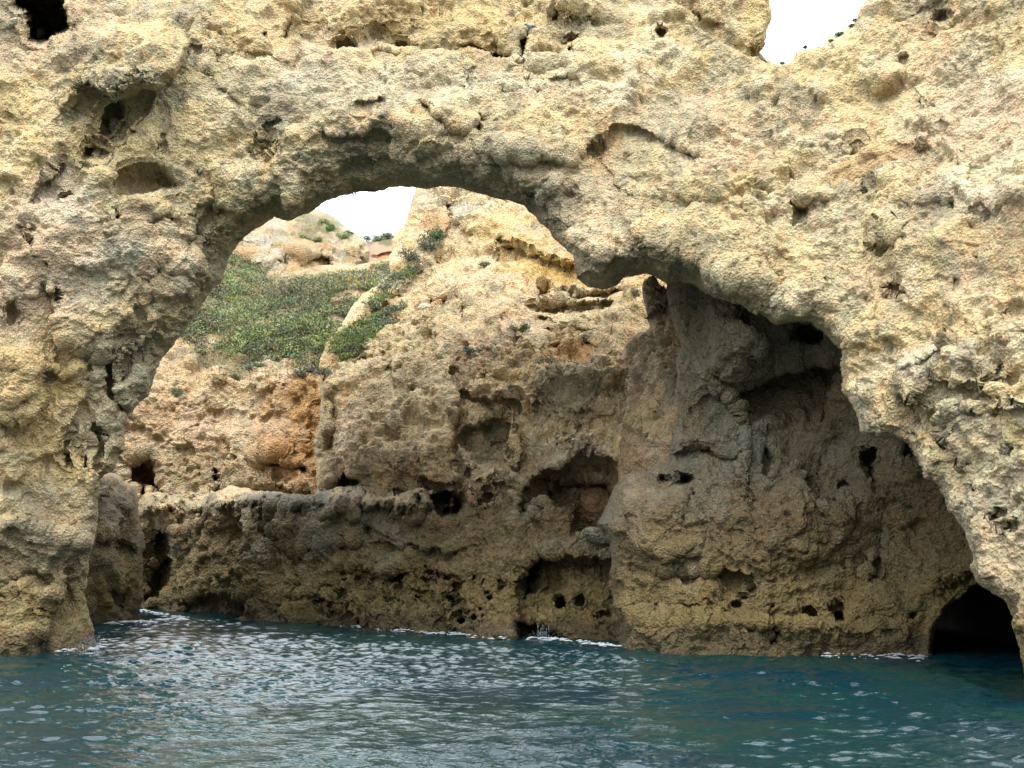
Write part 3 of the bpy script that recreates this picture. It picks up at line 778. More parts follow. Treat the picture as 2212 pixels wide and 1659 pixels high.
F3 = [
    ('step', [(985, 1075), (940, 1060), (900, 1048), (864, 1064), (787, 1074), (737, 1064), (700, 1070), (640, 1085)], 2.2, 80, 4),
    # ledge band
    ('step', [(1000, 1050), (982, 980), (984, 920), (990, 860), (975, 810), (985, 770)], .9, 70, 5), ('step', [(1010, 640), (1000, 700), (960, 740), (940, 780), (900, 800)], .5, 70, 6), ('step', [(1110, 900), (1120, 960), (1118, 1010)], -.6, 50, 6),
    ('poly', [(383, 1345), (395, 1295), (430, 1278), (500, 1280), (545, 1285), (567, 1278), (553, 1305), (548, 1332), (560, 1350), (383, 1360)], 1.9, 22),
    ('hole', 345, 1260, 34, 60, 15, 2.0), ('hole', 340, 1185, 26, 40, 10, 1.4), ('step', [(330, 1180), (400, 1150), (470, 1140), (560, 1155), (640, 1150)], .5, 60, 6),
    ('hole', 652, 1275, 16, 14, 0, 1.0), ('hole', 640, 1310, 28, 26, 20, .6), ('hole', 790, 1155, 14, 16, -15, 1.2), ('hole', 777, 1190, 8, 20, 0, .9), ('hole', 865, 1252, 18, 16, 25, 1.3),
    ('hole', 808, 1252, 10, 8, 0, .8), ('hole', 782, 1258, 14, 12, 0, .7), ('hole', 745, 1242, 14, 6, 0, .7), ('hole', 984, 1338, 10, 11, 0, 1.4), ('hole', 988, 1312, 22, 32, 15, .5),
    ('hole', 836, 1285, 10, 6, 0, .5), ('hole', 910, 1290, 34, 20, 30, .6), ('hole', 1018, 1322, 9, 5, 0, .6), ('hole', 1035, 1318, 6, 6, 0, .6), ('hole', 575, 1155, 18, 14, 0, .6),
    ('step', [(700, 1240), (760, 1228), (830, 1240), (900, 1250), (960, 1235), (1040, 1245)], .35, 50, 5), ('step', [(560, 1170), (660, 1185), (760, 1170), (860, 1180), (960, 1190), (1040, 1180)], .45, 50, 6),
    ('bump', 340, 1100, 40, 34, 0, 1.0), ('bump', 480, 1090, 50, 30, 0, .8), ('bump', 560, 1085, 36, 24, 0, .8), ('bump', 640, 1095, 40, 28, 0, .7), ('bump', 720, 1095, 46, 30, 0, .7), ('bump', 880, 1085, 50, 40, 0, .7),
    ('crack', [(395, 1080), (400, 1110), (392, 1150)], .9, 9), ('crack', [(440, 1100), (450, 1135), (430, 1160)], .8, 8), ('crack', [(600, 1070), (606, 1100)], .5, 5), ('crack', [(665, 1070), (672, 1100)], .5, 5),
    # cleft and recessed wall at the middle waterline
    ('poly', [(1100, 1400), (1102, 1340), (1104, 1275), (1125, 1235), (1150, 1180), (1175, 1185), (1250, 1200), (1300, 1190), (1330, 1210), (1345, 1400)], 1.3, 26),
    ('poly', [(1128, 1300), (1133, 1250), (1150, 1190), (1160, 1180), (1160, 1220), (1155, 1255), (1150, 1275), (1138, 1302)], 2.2, 8), ('hole', 1206, 1303, 8, 16, 10, 1.5), ('hole', 1162, 1321, 9, 8, 0, 1.2), ('hole', 1247, 1297, 14, 8, 10, 1.0),
    ('hole', 1300, 1325, 10, 8, 0, .8), ('poly', [(1100, 1400), (1102, 1340), (1120, 1330), (1190, 1345), (1210, 1360), (1220, 1400)], .9, 14), ('hole', 1318, 1285, 8, 12, 0, .8),
    # caves in the band above
    ('poly', [(922, 1064), (960, 1060), (985, 1062), (1006, 1075), (1012, 1103), (985, 1112), (950, 1118), (935, 1100)], 3.6, 12),
    ('poly', [(716, 1060), (722, 1040), (745, 1020), (775, 1022), (798, 1040), (804, 1062), (770, 1068)], 1.6, 12), ('hole', 770, 1058, 32, 7, 0, 1.6), ('hole', 848, 1062, 18, 6, 0, 1.3),
    ('poly', [(1105, 1100), (1125, 1055), (1137, 1036), (1175, 1018), (1204, 1003), (1247, 983), (1290, 975), (1345, 990), (1345, 1120), (1318, 1150), (1240, 1148), (1235, 1110), (1180, 1098), (1140, 1125), (1112, 1120)], 2.0, 30),
    ('poly', [(1160, 1085), (1200, 1040), (1300, 1035), (1340, 1045), (1320, 1060), (1245, 1075), (1215, 1100)], 1.2, 12), ('poly', [(1232, 1148), (1245, 1100), (1250, 1060), (1335, 1050), (1300, 1120), (1290, 1150)], 1.5, 12),
    ('hole', 1060, 1075, 40, 50, 10, .8), ('hole', 1042, 1070, 14, 16, 0, .9), ('bump', 1030, 1070, 20, 60, 5, .3), ('hole', 1012, 1035, 10, 12, 0, .6), ('hole', 1165, 1108, 20, 14, 0, .9),
    # big alcove with inner arch
    ('poly', [(986, 950), (992, 925), (1010, 915), (1032, 918), (1045, 908), (1070, 903), (1098, 905), (1108, 925), (1110, 968), (1105, 975), (1112, 1010), (1080, 1020), (1030, 1010), (1000, 985)], 1.5, 18),
    ('hole', 1075, 930, 34, 36, 0, .7), ('hole', 1070, 962, 13, 9, 0, .5), ('hole', 1102, 960, 9, 12, 0, .5),
    ('step', [(990, 845), (1016, 850), (1030, 862), (1060, 868), (1104, 858), (1110, 852)], .9, 28, 4), ('bump', 1050, 835, 70, 30, 8, .6), ('hole', 1045, 868, 38, 9, 8, .6),
    ('step', [(1100, 875), (1150, 880), (1220, 888), (1290, 880)], .3, 30, 4), ('step', [(1110, 890), (1180, 896), (1250, 905), (1330, 890)], .25, 26, 4),
    ('bump', 860, 870, 90, 70, 0, .8), ('bump', 930, 960, 70, 90, 0, .9), ('bump', 790, 950, 70, 90, 10, .9), ('hole', 900, 930, 26, 60, -5, .5, 1.2), ('hole', 835, 915, 22, 30, 10, .4, 1.2), ('hole', 800, 975, 16, 30, -20, .4, 1),
    ('step', [(860, 790), (850, 815), (870, 830), (895, 832), (900, 815)], .5, 26, 4), ('hole', 855, 805, 34, 16, 0, .6), ('hole', 830, 780, 14, 22, 0, .4),
    ('step', [(905, 1035), (940, 1042), (980, 1050), (1000, 1035), (1010, 1000)], 1.0, 26, 4),
    ('crack', [(690, 950), (697, 990), (715, 960), (722, 880), (718, 850)], .9, 7), ('step', [(722, 980), (700, 975), (690, 965)], .6, 20, 3), ('bump', 706, 915, 20, 70, 3, .9), ('bump', 705, 1020, 22, 40, 10, .6),
    ('crack', [(985, 900), (982, 940), (985, 1000), (1000, 1040)], .5, 6), ('crack', [(900, 700), (905, 730), (890, 760)], .3, 5), ('crack', [(985, 790), (1000, 820), (1010, 845)], .4, 5), ('crack', [(1045, 800), (1048, 830)], .4, 5),
    ('crack', [(830, 730), (826, 760), (830, 790)], .35, 5), ('crack', [(808, 740), (806, 770), (810, 800)], .35, 5), ('step', [(1035, 745), (1060, 760), (1075, 770), (1080, 780)], .4, 20, 4),
    # upper ridge: overhung bands and bowl
    ('step', [(962, 435), (975, 460), (990, 470), (1005, 500), (1010, 520), (1025, 545)], .8, 40, 4), ('step', [(955, 560), (958, 520), (966, 480), (960, 450), (955, 430)], .8, 50, 4),
    ('step', [(1070, 532), (1110, 535), (1150, 545), (1190, 565), (1240, 575), (1260, 590)], 1.3, 26, 4), ('bump', 1120, 515, 110, 40, 18, .8), ('hole', 1090, 530, 26, 9, 25, 1.0),
    ('step', [(1145, 590), (1155, 612), (1200, 626), (1280, 632), (1330, 620), (1350, 606)], .8, 26, 3), ('step', [(1150, 645), (1220, 648), (1330, 640)], -.5, 50, 5),
    ('step', [(1100, 640), (1105, 680), (1130, 715), (1160, 745), (1180, 775), (1190, 790), (1240, 795), (1290, 770), (1330, 720), (1338, 690)], -1.5, 90, 6),
    ('poly', [(1130, 640), (1180, 640), (1330, 640), (1328, 700), (1300, 760), (1240, 790), (1190, 785), (1165, 740), (1135, 710)], 1.5, 30),
    ('step', [(1140, 655), (1180, 648), (1250, 652), (1330, 645)], .7, 16, 3), ('step', [(1165, 712), (1230, 710), (1310, 715)], .6, 14, 3), ('step', [(1180, 745), (1240, 740), (1300, 748)], .6, 14, 3), ('bump', 850, 1000, 60, 50, 0, .9), ('bump', 1000, 720, 60, 50, 0, .9), ('bump', 1140, 830, 60, 60, 0, .8), ('bump', 1230, 930, 70, 50, 0, .8), ('step', [(740, 800), (800, 770), (870, 760), (930, 700), (960, 690)], .7, 60, 6),
    ('step', [(1155, 685), (1190, 700), (1240, 700), (1300, 690)], .35, 20, 4), ('step', [(1160, 665), (1220, 660), (1300, 668)], .3, 20, 4), ('hole', 1178, 693, 20, 5, 10, .6), ('step', [(1180, 725), (1240, 722), (1310, 730)], .3, 20, 4),
    ('crack', [(960, 640), (958, 670), (930, 680)], .5, 6), ('hole', 940, 660, 24, 20, 0, .8), ('bump', 900, 690, 40, 20, -10, .5), ('bump', 1010, 650, 34, 34, 0, .8), ('bump', 950, 600, 40, 40, 0, .7), ('crack', [(1000, 700), (1003, 660), (985, 630)], .4, 5),
    ('bump', 905, 530, 50, 36, -30, .8), ('hole', 1095, 690, 14, 20, 0, .6), ('crack', [(1065, 590), (1080, 620), (1095, 650)], .4, 6),
    # shrub gully between thin rib and main ridge
    ('step', [(722, 735), (750, 712), (790, 690), (840, 650), (890, 605), (925, 560)], .8, 40, 6),
]
_r = random.Random(12)
for _i in range(46):
    _x = 310 + _i * 15 + _r.uniform(-6, 6)
    F3.append(('bump', _x, 1084 + _r.uniform(-8, 26), _r.uniform(9, 22), _r.uniform(10, 22), _r.uniform(-40, 40), _r.uniform(.35, .9), .5))
    if _i % 2:
        F3.append(('crack', [(_x + 8, 1070), (_x + 9 + _r.uniform(-5, 5), 1088), (_x + 6 + _r.uniform(-8, 8), 1112)], _r.uniform(.4, .8), 4))
for _i in range(60):      # pitted belt above the waterline
    _x = _r.uniform(600, 1090); _y = _r.uniform(1215, 1345)
    F3.append(('hole', _x, _y, _r.uniform(4, 12), _r.uniform(3, 9), _r.uniform(-30, 30), _r.uniform(.3, .8)))
PA3 = [(980, 560, 130, 130, 0, SAND, .4), (1120, 530, 130, 34, 20, (.50, .36, .16), .9), (1200, 590, 120, 24, 5, (.52, .36, .13), .9), (1240, 680, 110, 70, 0, SAND, .6), (1240, 765, 80, 30, 0, ORANGE, .7),
       (1250, 560, 40, 20, 0, ORANGE, .4), (940, 480, 24, 60, -10, ORANGE, .55), (930, 430, 30, 40, 0, (.5, .45, .33), .7), (1000, 460, 50, 22, 20, (.38, .37, .30), .8), (830, 860, 120, 100, 0, (.52, .41, .26), .6),
       (1250, 830, 70, 40, 0, GREY, .7), (1180, 1000, 130, 50, -15, (.34, .30, .215), .6), (900, 760, 120, 60, 0, SAND, .5), (700, 900, 30, 90, 0, TAN, .5), (770, 1045, 50, 22, 0, BROWN, .7),
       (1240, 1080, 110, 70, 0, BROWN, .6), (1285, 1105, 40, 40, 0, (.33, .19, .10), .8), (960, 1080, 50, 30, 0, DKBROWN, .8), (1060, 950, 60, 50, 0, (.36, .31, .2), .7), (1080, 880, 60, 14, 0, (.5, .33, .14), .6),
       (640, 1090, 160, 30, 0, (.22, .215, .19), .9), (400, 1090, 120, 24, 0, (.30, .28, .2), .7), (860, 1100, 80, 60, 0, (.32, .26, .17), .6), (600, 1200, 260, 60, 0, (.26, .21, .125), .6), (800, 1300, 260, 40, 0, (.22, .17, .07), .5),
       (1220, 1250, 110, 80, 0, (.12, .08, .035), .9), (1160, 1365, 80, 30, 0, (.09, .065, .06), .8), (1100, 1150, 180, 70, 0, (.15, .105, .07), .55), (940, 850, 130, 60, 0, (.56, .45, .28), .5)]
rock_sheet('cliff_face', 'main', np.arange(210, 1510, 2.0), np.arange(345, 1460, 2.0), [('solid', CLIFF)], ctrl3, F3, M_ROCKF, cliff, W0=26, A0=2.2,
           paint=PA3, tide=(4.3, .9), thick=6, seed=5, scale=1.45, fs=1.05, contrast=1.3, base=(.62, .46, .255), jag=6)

# ================================================================== BACK CLIFF and green slope
back = tag(empty('hillside_cliff', (-12, 52, 0)), 'orange tinted back cliff with small holes below the green shrubby slope', 'cliff')
ctrl4 = [(250, 1100, 50), (300, 1050, 50), (500, 1050, 50), (680, 1050, 46), (500, 900, 51.5), (300, 900, 51), (680, 850, 50), (500, 780, 53), (680, 790, 52), (500, 700, 60),
         (650, 700, 60), (750, 640, 64), (500, 600, 74), (700, 600, 76), (850, 570, 80), (400, 700, 58), (300, 700, 56), (900, 700, 66)]
F4 = [('hole', 503, 968, 13, 10, 10, 2), ('hole', 527, 988, 7, 5, 0, 1.4), ('hole', 547, 993, 6, 3, 0, 1.2),
      ('poly', [(577, 993), (590, 992), (610, 1003), (640, 1010), (662, 1008), (660, 1020), (640, 1018), (610, 1014), (585, 1004)], 2.4, 4), ('step', [(570, 985), (600, 1000), (665, 1008)], .8, 26, 5),
      ('poly', [(373, 1012), (385, 1001), (400, 1004), (418, 996), (422, 1000), (408, 1012), (404, 1018), (392, 1012), (380, 1016)], 1.8, 4), ('hole', 433, 1022, 6, 10, 0, 1.5), ('hole', 462, 1020, 9, 8, 0, 1.3), ('hole', 466, 1035, 9, 8, 0, 1.5),
      ('poly', [(255, 1015), (262, 990), (300, 975), (322, 985), (342, 1025), (362, 1050), (362, 1072), (335, 1068), (300, 1060), (270, 1045)], 2.4, 20), ('crack', [(318, 980), (330, 1005), (342, 1030)], 1.2, 6), ('hole', 305, 1068, 14, 14, 0, 2.5),
      ('poly', [(460, 1056), (475, 1042), (520, 1038), (600, 1052), (670, 1060), (670, 1075), (460, 1075)], 1.2, 12), ('step', [(430, 880), (500, 890), (560, 900), (640, 895)], .3, 50, 8), ('step', [(400, 940), (480, 935), (560, 940), (640, 950)], -.4, 70, 12),
      ('bump', 560, 800, 30, 50, 0, 1.2), ('bump', 470, 800, 30, 40, 0, 1.0), ('bump', 600, 800, 24, 44, 0, 1.1), ('bump', 640, 830, 22, 40, 0, .9), ('bump', 590, 980, 40, 26, 0, .8), ('crack', [(683, 860), (680, 930), (672, 1000)], .8, 12),
      ('bump', 425, 640, 30, 30, 0, 1.5)]
PA4 = [(620, 930, 120, 60, 60, ORANGE, .45), (660, 880, 40, 100, 0, ORANGE, .6), (640, 1000, 60, 60, 0, (.48, .27, .12), .7), (450, 830, 160, 60, 0, (.50, .36, .19), .6), (400, 700, 40, 30, 0, ORANGE, .5),
       (460, 640, 16, 20, 0, (.5, .34, .13), .8), (450, 930, 200, 40, 0, PINK, .5), (340, 900, 60, 60, 0, (.5, .34, .2), .6), (380, 1020, 110, 40, 0, TAN, .5), (310, 1030, 50, 40, 0, (.22, .13, .08), .8), (560, 800, 60, 40, 0, SAND, .5),
       (500, 1040, 60, 20, 0, GREY, .6), (560, 690, 160, 110, 0, (.22, .19, .10), .8), (600, 640, 200, 60, 0, (.24, .19, .11), .7)]
rock_sheet('cliff_face', 'hill', np.arange(180, 980, 2.0), np.arange(500, 1130, 2.0), [('solid', [(180, 1130), (180, 480), (500, 520), (600, 575), (790, 570), (835, 555), (850, 545), (980, 520), (980, 1130)])],
           ctrl4, F4, M_ROCKF, back, W0=20, A0=2, paint=PA4, tide=(2.5, .6), thick=0, seed=6, scale=1.9, fs=1.35, contrast=1.3, base=(.52, .385, .225))

knoll = tag(empty('rocky_knoll', (-12, 80, 10)), 'distant rounded rocky knoll, white and orange streaked, above the green slope', 'knoll')
rock_sheet('knoll_face', 'knoll', np.arange(420, 840, 2.0), np.arange(440, 680, 2.0),
           [('solid', [(430, 680), (440, 520), (480, 490), (540, 470), (604, 454), (656, 450), (690, 453), (719, 467), (742, 485), (761, 503), (781, 513), (794, 521), (801, 542), (797, 563), (790, 580), (800, 640), (800, 680)])],
           [(450, 650, 77), (600, 650, 75), (780, 650, 78), (600, 560, 78), (600, 500, 86), (690, 475, 92), (780, 530, 84), (500, 540, 82)],
           [('step', [(585, 572), (600, 560), (640, 572), (670, 560), (700, 555), (715, 560)], 2.0, 50, 4), ('bump', 650, 540, 70, 24, 5, 2.2), ('step', [(640, 610), (670, 590), (695, 575), (712, 560)], 1.8, 24, 3), ('bump', 740, 585, 40, 30, 0, 1.6),
            ('bump', 560, 560, 36, 30, 0, 1.4), ('crack', [(785, 530), (780, 560), (785, 590)], 1.2, 6), ('step', [(520, 520), (560, 530), (600, 520)], .8, 30, 5), ('bump', 770, 545, 24, 30, 0, 1.2)],
           M_ROCKF, knoll, W0=30, A0=4, tide=None, thick=6, seed=7, scale=2.4, fs=1.6, contrast=1.6, base=(.44, .345, .215), disp=.9,
           paint=[(560, 590, 50, 36, 20, (.48, .43, .33), .6), (650, 590, 60, 30, -30, (.44, .27, .12), .85), (610, 520, 90, 26, 0, (.27, .27, .19), .6), (700, 590, 30, 14, -40, ORANGE, .6), (740, 590, 40, 30, 0, (.36, .37, .32), .7), (560, 520, 60, 20, 0, (.4, .37, .3), .7),
                  (680, 530, 50, 14, 10, (.44, .26, .12), .8), (530, 560, 40, 20, -20, (.46, .30, .15), .7), (620, 550, 40, 14, 0, (.46, .30, .15), .6), (700, 485, 60, 18, 25, (.16, .17, .07), .7), (660, 510, 60, 16, 10, (.22, .2, .1), .5), (540, 545, 26, 16, 0, ORANGE, .4), (770, 550, 24, 30, 0, (.48, .33, .18), .6)])

far = tag(empty('far_hill', (-15, 118, 10)), 'far low hill of red earth with dark shrubs in the sky gap', 'hill')
rock_sheet('hill_face', 'far', np.arange(730, 960, 2.5), np.arange(490, 640, 2.5),
           [('solid', [(740, 640), (770, 524), (792, 519), (812, 516), (830, 514), (849, 509), (880, 505), (950, 500), (950, 640)])],
           [(740, 640, 106), (800, 600, 108), (850, 530, 117), (950, 640, 106), (780, 520, 120), (900, 510, 120)], [('step', [(795, 545), (820, 550), (845, 545)], 1.5, 20, 4)],
           M_ROCKF, far, W0=16, A0=4, tide=None, thick=6, seed=8, scale=3, disp=.6, base=(.44, .27, .17),
           paint=[(822, 562, 34, 14, 0, RED, .9), (820, 520, 60, 9, 0, (.12, .14, .07), .9), (820, 540, 40, 9, 0, (.42, .28, .19), .8)])

# ================================================================== WATER
WAVE = .0074


def water():
    ys = np.concatenate([np.geomspace(6.0, 8.5, 40), np.geomspace(8.5, 62, 900)[1:]])
    us = np.concatenate([np.linspace(-1.25, -.62, 120)[:-1], np.linspace(-.62, .62, 1240), np.linspace(.62, 1.25, 120)[1:]])
    U, Yg = np.meshgrid(us, ys)
    X = U * (Yg + 1.5)
    x = X; y = Yg
    Z = np.zeros_like(X); DX = np.zeros_like(X); DY = np.zeros_like(X)
    rs = np.random.RandomState(5)
    P = np.stack([x, y, np.zeros_like(x)], -1)
    wob = vnoise(P, 1.7, 3) * .30 + vnoise(P, .6, 4) * .08
    gust = .45 + .85 * sstep(-.45, .45, fbm(P * np.array([.6, 1, 1]), 4.5, 3, .5, 77))
    for i in range(64):
        lam = 0.10 * (15 ** (rs.rand() ** 1.45))
        th = math.radians(-82 + rs.normal() * 30)      # travel direction, mostly towards the boat
        k = 2 * math.pi / lam
        a = WAVE * lam ** .9
        arg = k * (x * math.cos(th) + y * math.sin(th) + wob) + rs.rand() * 6.28
        ok = np.clip((lam / (y * .0030 + .01)) - 1.0, 0, 1)  # too small to mesh far away: left to the bump map
        m = a * ok * (gust if lam < .6 else .62)
        Z += m * np.sin(arg); c = .9 * m * np.cos(arg)
        DX += c * math.cos(th); DY += c * math.sin(th)
    x = x + DX; y = y + DY
    Z += vnoise(P, 2.4, 10) * .05
    V = np.stack([x, y, Z], -1).reshape(-1, 3)
    H, W = X.shape
    idx = np.arange(H * W).reshape(H, W)
    Fq = np.stack([idx[:-1, :-1].ravel(), idx[:-1, 1:].ravel(), idx[1:, 1:].ravel(), idx[1:, :-1].ravel()], -1)
    m, nt, b = nodes_mat('sea_water')
    L = nt.links.new
    geo = nt.nodes.new('ShaderNodeNewGeometry')

    def noise(sc, det, rough, sx=1, sy=1):
        mp = nt.nodes.new('ShaderNodeMapping'); mp.inputs['Scale'].default_value = (sx, sy, 1)
        mp.inputs['Rotation'].default_value = (0, 0, .25)
        n = nt.nodes.new('ShaderNodeTexNoise'); n.inputs['Scale'].default_value = sc
        n.inputs['Detail'].default_value = det; n.inputs['Roughness'].default_value = rough
        L(geo.outputs['Position'], mp.inputs['Vector']); L(mp.outputs[0], n.inputs['Vector']); return n
    n1 = noise(.28, 3, .55); r = nt.nodes.new('ShaderNodeValToRGB'); e = r.color_ramp.elements
    e[0].position = .36; e[0].color = (.001, .017, .026, 1); e[1].position = .64; e[1].color = (.004, .026, .022, 1)
    L(n1.outputs['Fac'], r.inputs[0]); L(r.outputs[0], b.inputs['Base Color'])
    b.inputs['Roughness'].default_value = .04
    b.inputs['IOR'].default_value = 1.48
    n2 = noise(9, 3, .6, .6, 1.4); n3 = noise(17, 2, .5, .7, 1.3)
    h = nt.nodes.new('ShaderNodeMath'); h.operation = 'MULTIPLY_ADD'; h.inputs[1].default_value = .28
    L(n3.outputs['Fac'], h.inputs[0]); L(n2.outputs['Fac'], h.inputs[2])
    bp = nt.nodes.new('ShaderNodeBump'); bp.inputs['Strength'].default_value = 1; bp.inputs['Distance'].default_value = .013
    L(h.outputs[0], bp.inputs['Height']); L(bp.outputs[0], b.inputs['Normal'])
    o = new_mesh('water', V, Fq, m)
    tag(o, 'choppy teal sea water with white glints', kind='structure')
    # open sea beyond the meshed patch, a touch lower
    s = 900
    xs = np.array([-s, -60, 60, s], float); yy = np.array([-s, 6.2, 60, s], float)
    V = [(a, c, -.12) for c in yy for a in xs]
    Fq = []
    for j in range(3):
        for i in range(3):
            q = j * 4 + i
            Fq.append([q, q + 1, q + 5, q + 4])
    o2 = new_mesh('sea', V, Fq, m, smooth=False)
    tag(o2, 'open sea around the rocks', kind='structure')


water()

# ================================================================== PLANTS
GREENS = [(.11, .165, .045), (.145, .185, .055), (.075, .12, .042), (.165, .16, .085), (.17, .135, .09), (.21, .235, .06), (.125, .15, .10)]


def leaf_cloud(centers, radii, ncl, size, rs, cols, flat=.7, up=(0, 0, 1)):
    """many leaf quads spread through low domes; returns verts, faces, colours"""
    n = len(centers)
    C = np.repeat(np.asarray(centers, np.float32), ncl, 0)
    R = np.repeat(np.asarray(radii, np.float32), ncl)
    d = rs.normal(size=(n * ncl, 3)); d /= np.linalg.norm(d, axis=1, keepdims=True) + 1e-9
    d[:, 2] = np.abs(d[:, 2]) * flat
    rr = rs.rand(n * ncl) ** .45
    Q = C + d * (R * rr)[:, None]
    a = rs.normal(size=Q.shape); a[:, 2] += .7; a /= np.linalg.norm(a, axis=1, keepdims=True)
    b = np.cross(a, rs.normal(size=Q.shape)); b /= np.linalg.norm(b, axis=1, keepdims=True) + 1e-9
    sz = (size * (.6 + .8 * rs.rand(len(Q))))[:, None]
    a = a * sz; b = b * sz * .38
    V = np.stack([Q - a * .5 - b * .2, Q + b * .5, Q + a * .6, Q - b * .5], 1).reshape(-1, 3)
    Fq = np.arange(len(V)).reshape(-1, 4)
    cc = np.repeat(np.repeat(np.asarray(cols, np.float32), ncl, 0) * (.85 + .3 * rs.rand(n * ncl, 1)), 4, 0)
    return V, Fq, cc


def inside(pts, x, y):
    s, _, _ = poly_field(pts, np.array(x, float), np.array(y, float), 1, 1)
    return s


rs = np.random.RandomState(21)
GREEN = [(395, 690), (430, 600), (470, 530), (520, 545), (560, 575), (600, 603), (650, 612), (700, 607), (740, 598), (790, 590), (840, 570), (870, 580), (850, 600),
         (800, 630), (770, 660), (745, 705), (715, 730), (700, 755), (690, 785), (650, 790), (625, 768), (600, 778), (565, 782), (540, 766), (500, 768), (474, 752), (440, 762), (415, 745)]
xs_, ys_, P_, N_, _ = SHEETS['hill']
cent = []; rad = []; cols = []
k = 0
while k < 9500:
    px = rs.uniform(385, 880); py = 525 + 270 * rs.rand() ** .8
    s = inside(GREEN, [px], [py])[0]
    if s < -6 + rs.rand() * 8:
        k += 1; continue
    i = np.searchsorted(ys_, py); j = np.searchsorted(xs_, px)
    p = P_[i, j]
    v = fbm(p[None] * np.array([1, .55, 1], np.float32), 2.6, 3, .6, 300)[0]
    if v < -.12 and rs.rand() < .92:
        k += 1; continue
    cent.append(p + N_[i, j] * .05); rad.append(rs.uniform(.3, .95))
    w = fbm(p[None], 3.5, 3, .6, 310)[0] * .5 + rs.normal() * .22
    c = GREENS[int(rs.randint(3))] if w < .05 else (GREENS[3 + int(rs.randint(2))] if w < .35 else GREENS[6])
    if rs.rand() < .10: c = GREENS[5]
    if rs.rand() < .04: c = (.30, .22, .04)
    if rs.rand() < .05: c = (.20, .12, .07)
    g_ = .72 + .55 * sstep(-.3, .3, fbm(p[None] * np.array([1, .6, 1], np.float32), 1.7, 2, .5, 330)[0])
    cols.append(np.array(c) * g_); k += 1
V, Fq, cc = leaf_cloud(cent, rad, 42, .155, rs, [np.array(c) * f for c, f in zip(cols, .8 + .4 * rs.rand(len(cols)))])
o = new_mesh('ground_cover', V, Fq, M_LEAF, None, cc, smooth=False)
tag(o, 'green and brown low scrub covering the slope behind the arch', 'ground cover', kind='stuff')

# second scrub bed on the main ridge
GREEN2 = [(716, 740), (740, 715), (775, 698), (800, 690), (830, 672), (850, 660), (875, 658), (860, 680), (840, 700), (810, 730), (790, 760), (760, 780), (735, 778), (722, 765)]
GREEN3 = [(800, 640), (825, 615), (850, 595), (885, 570), (905, 555), (900, 575), (875, 605), (850, 630), (825, 650)]


def bed(poly, n, name, label, sheet_key):
    xs_, ys_, P_, N_, _ = SHEETS[sheet_key]
    a = np.array(poly); ce = []; ra = []; co = []
    for _ in range(n):
        px = rs.uniform(a[:, 0].min(), a[:, 0].max()); py = rs.uniform(a[:, 1].min(), a[:, 1].max())
        if inside(poly, [px], [py])[0] < -2 + 5 * rs.rand(): continue
        i = np.searchsorted(ys_, py); j = np.searchsorted(xs_, px)
        p = P_[i, j]
        ce.append(p + N_[i, j] * .05); ra.append(rs.uniform(.2, .5)); w_ = fbm(p[None], 1.6, 2, .5, 320)[0]; co.append(np.array(GREENS[[0, 1, 0, 5][int(rs.randint(4))]] if w_ > -.1 else GREENS[[3, 6, 2][int(rs.randint(3))]]) * 1.0)
    V, Fq, cc = leaf_cloud(ce, ra, 40, .10, rs, co)
    o = new_mesh(name, V, Fq, M_LEAF, None, cc, smooth=False)
    tag(o, label, 'ground cover', kind='stuff')


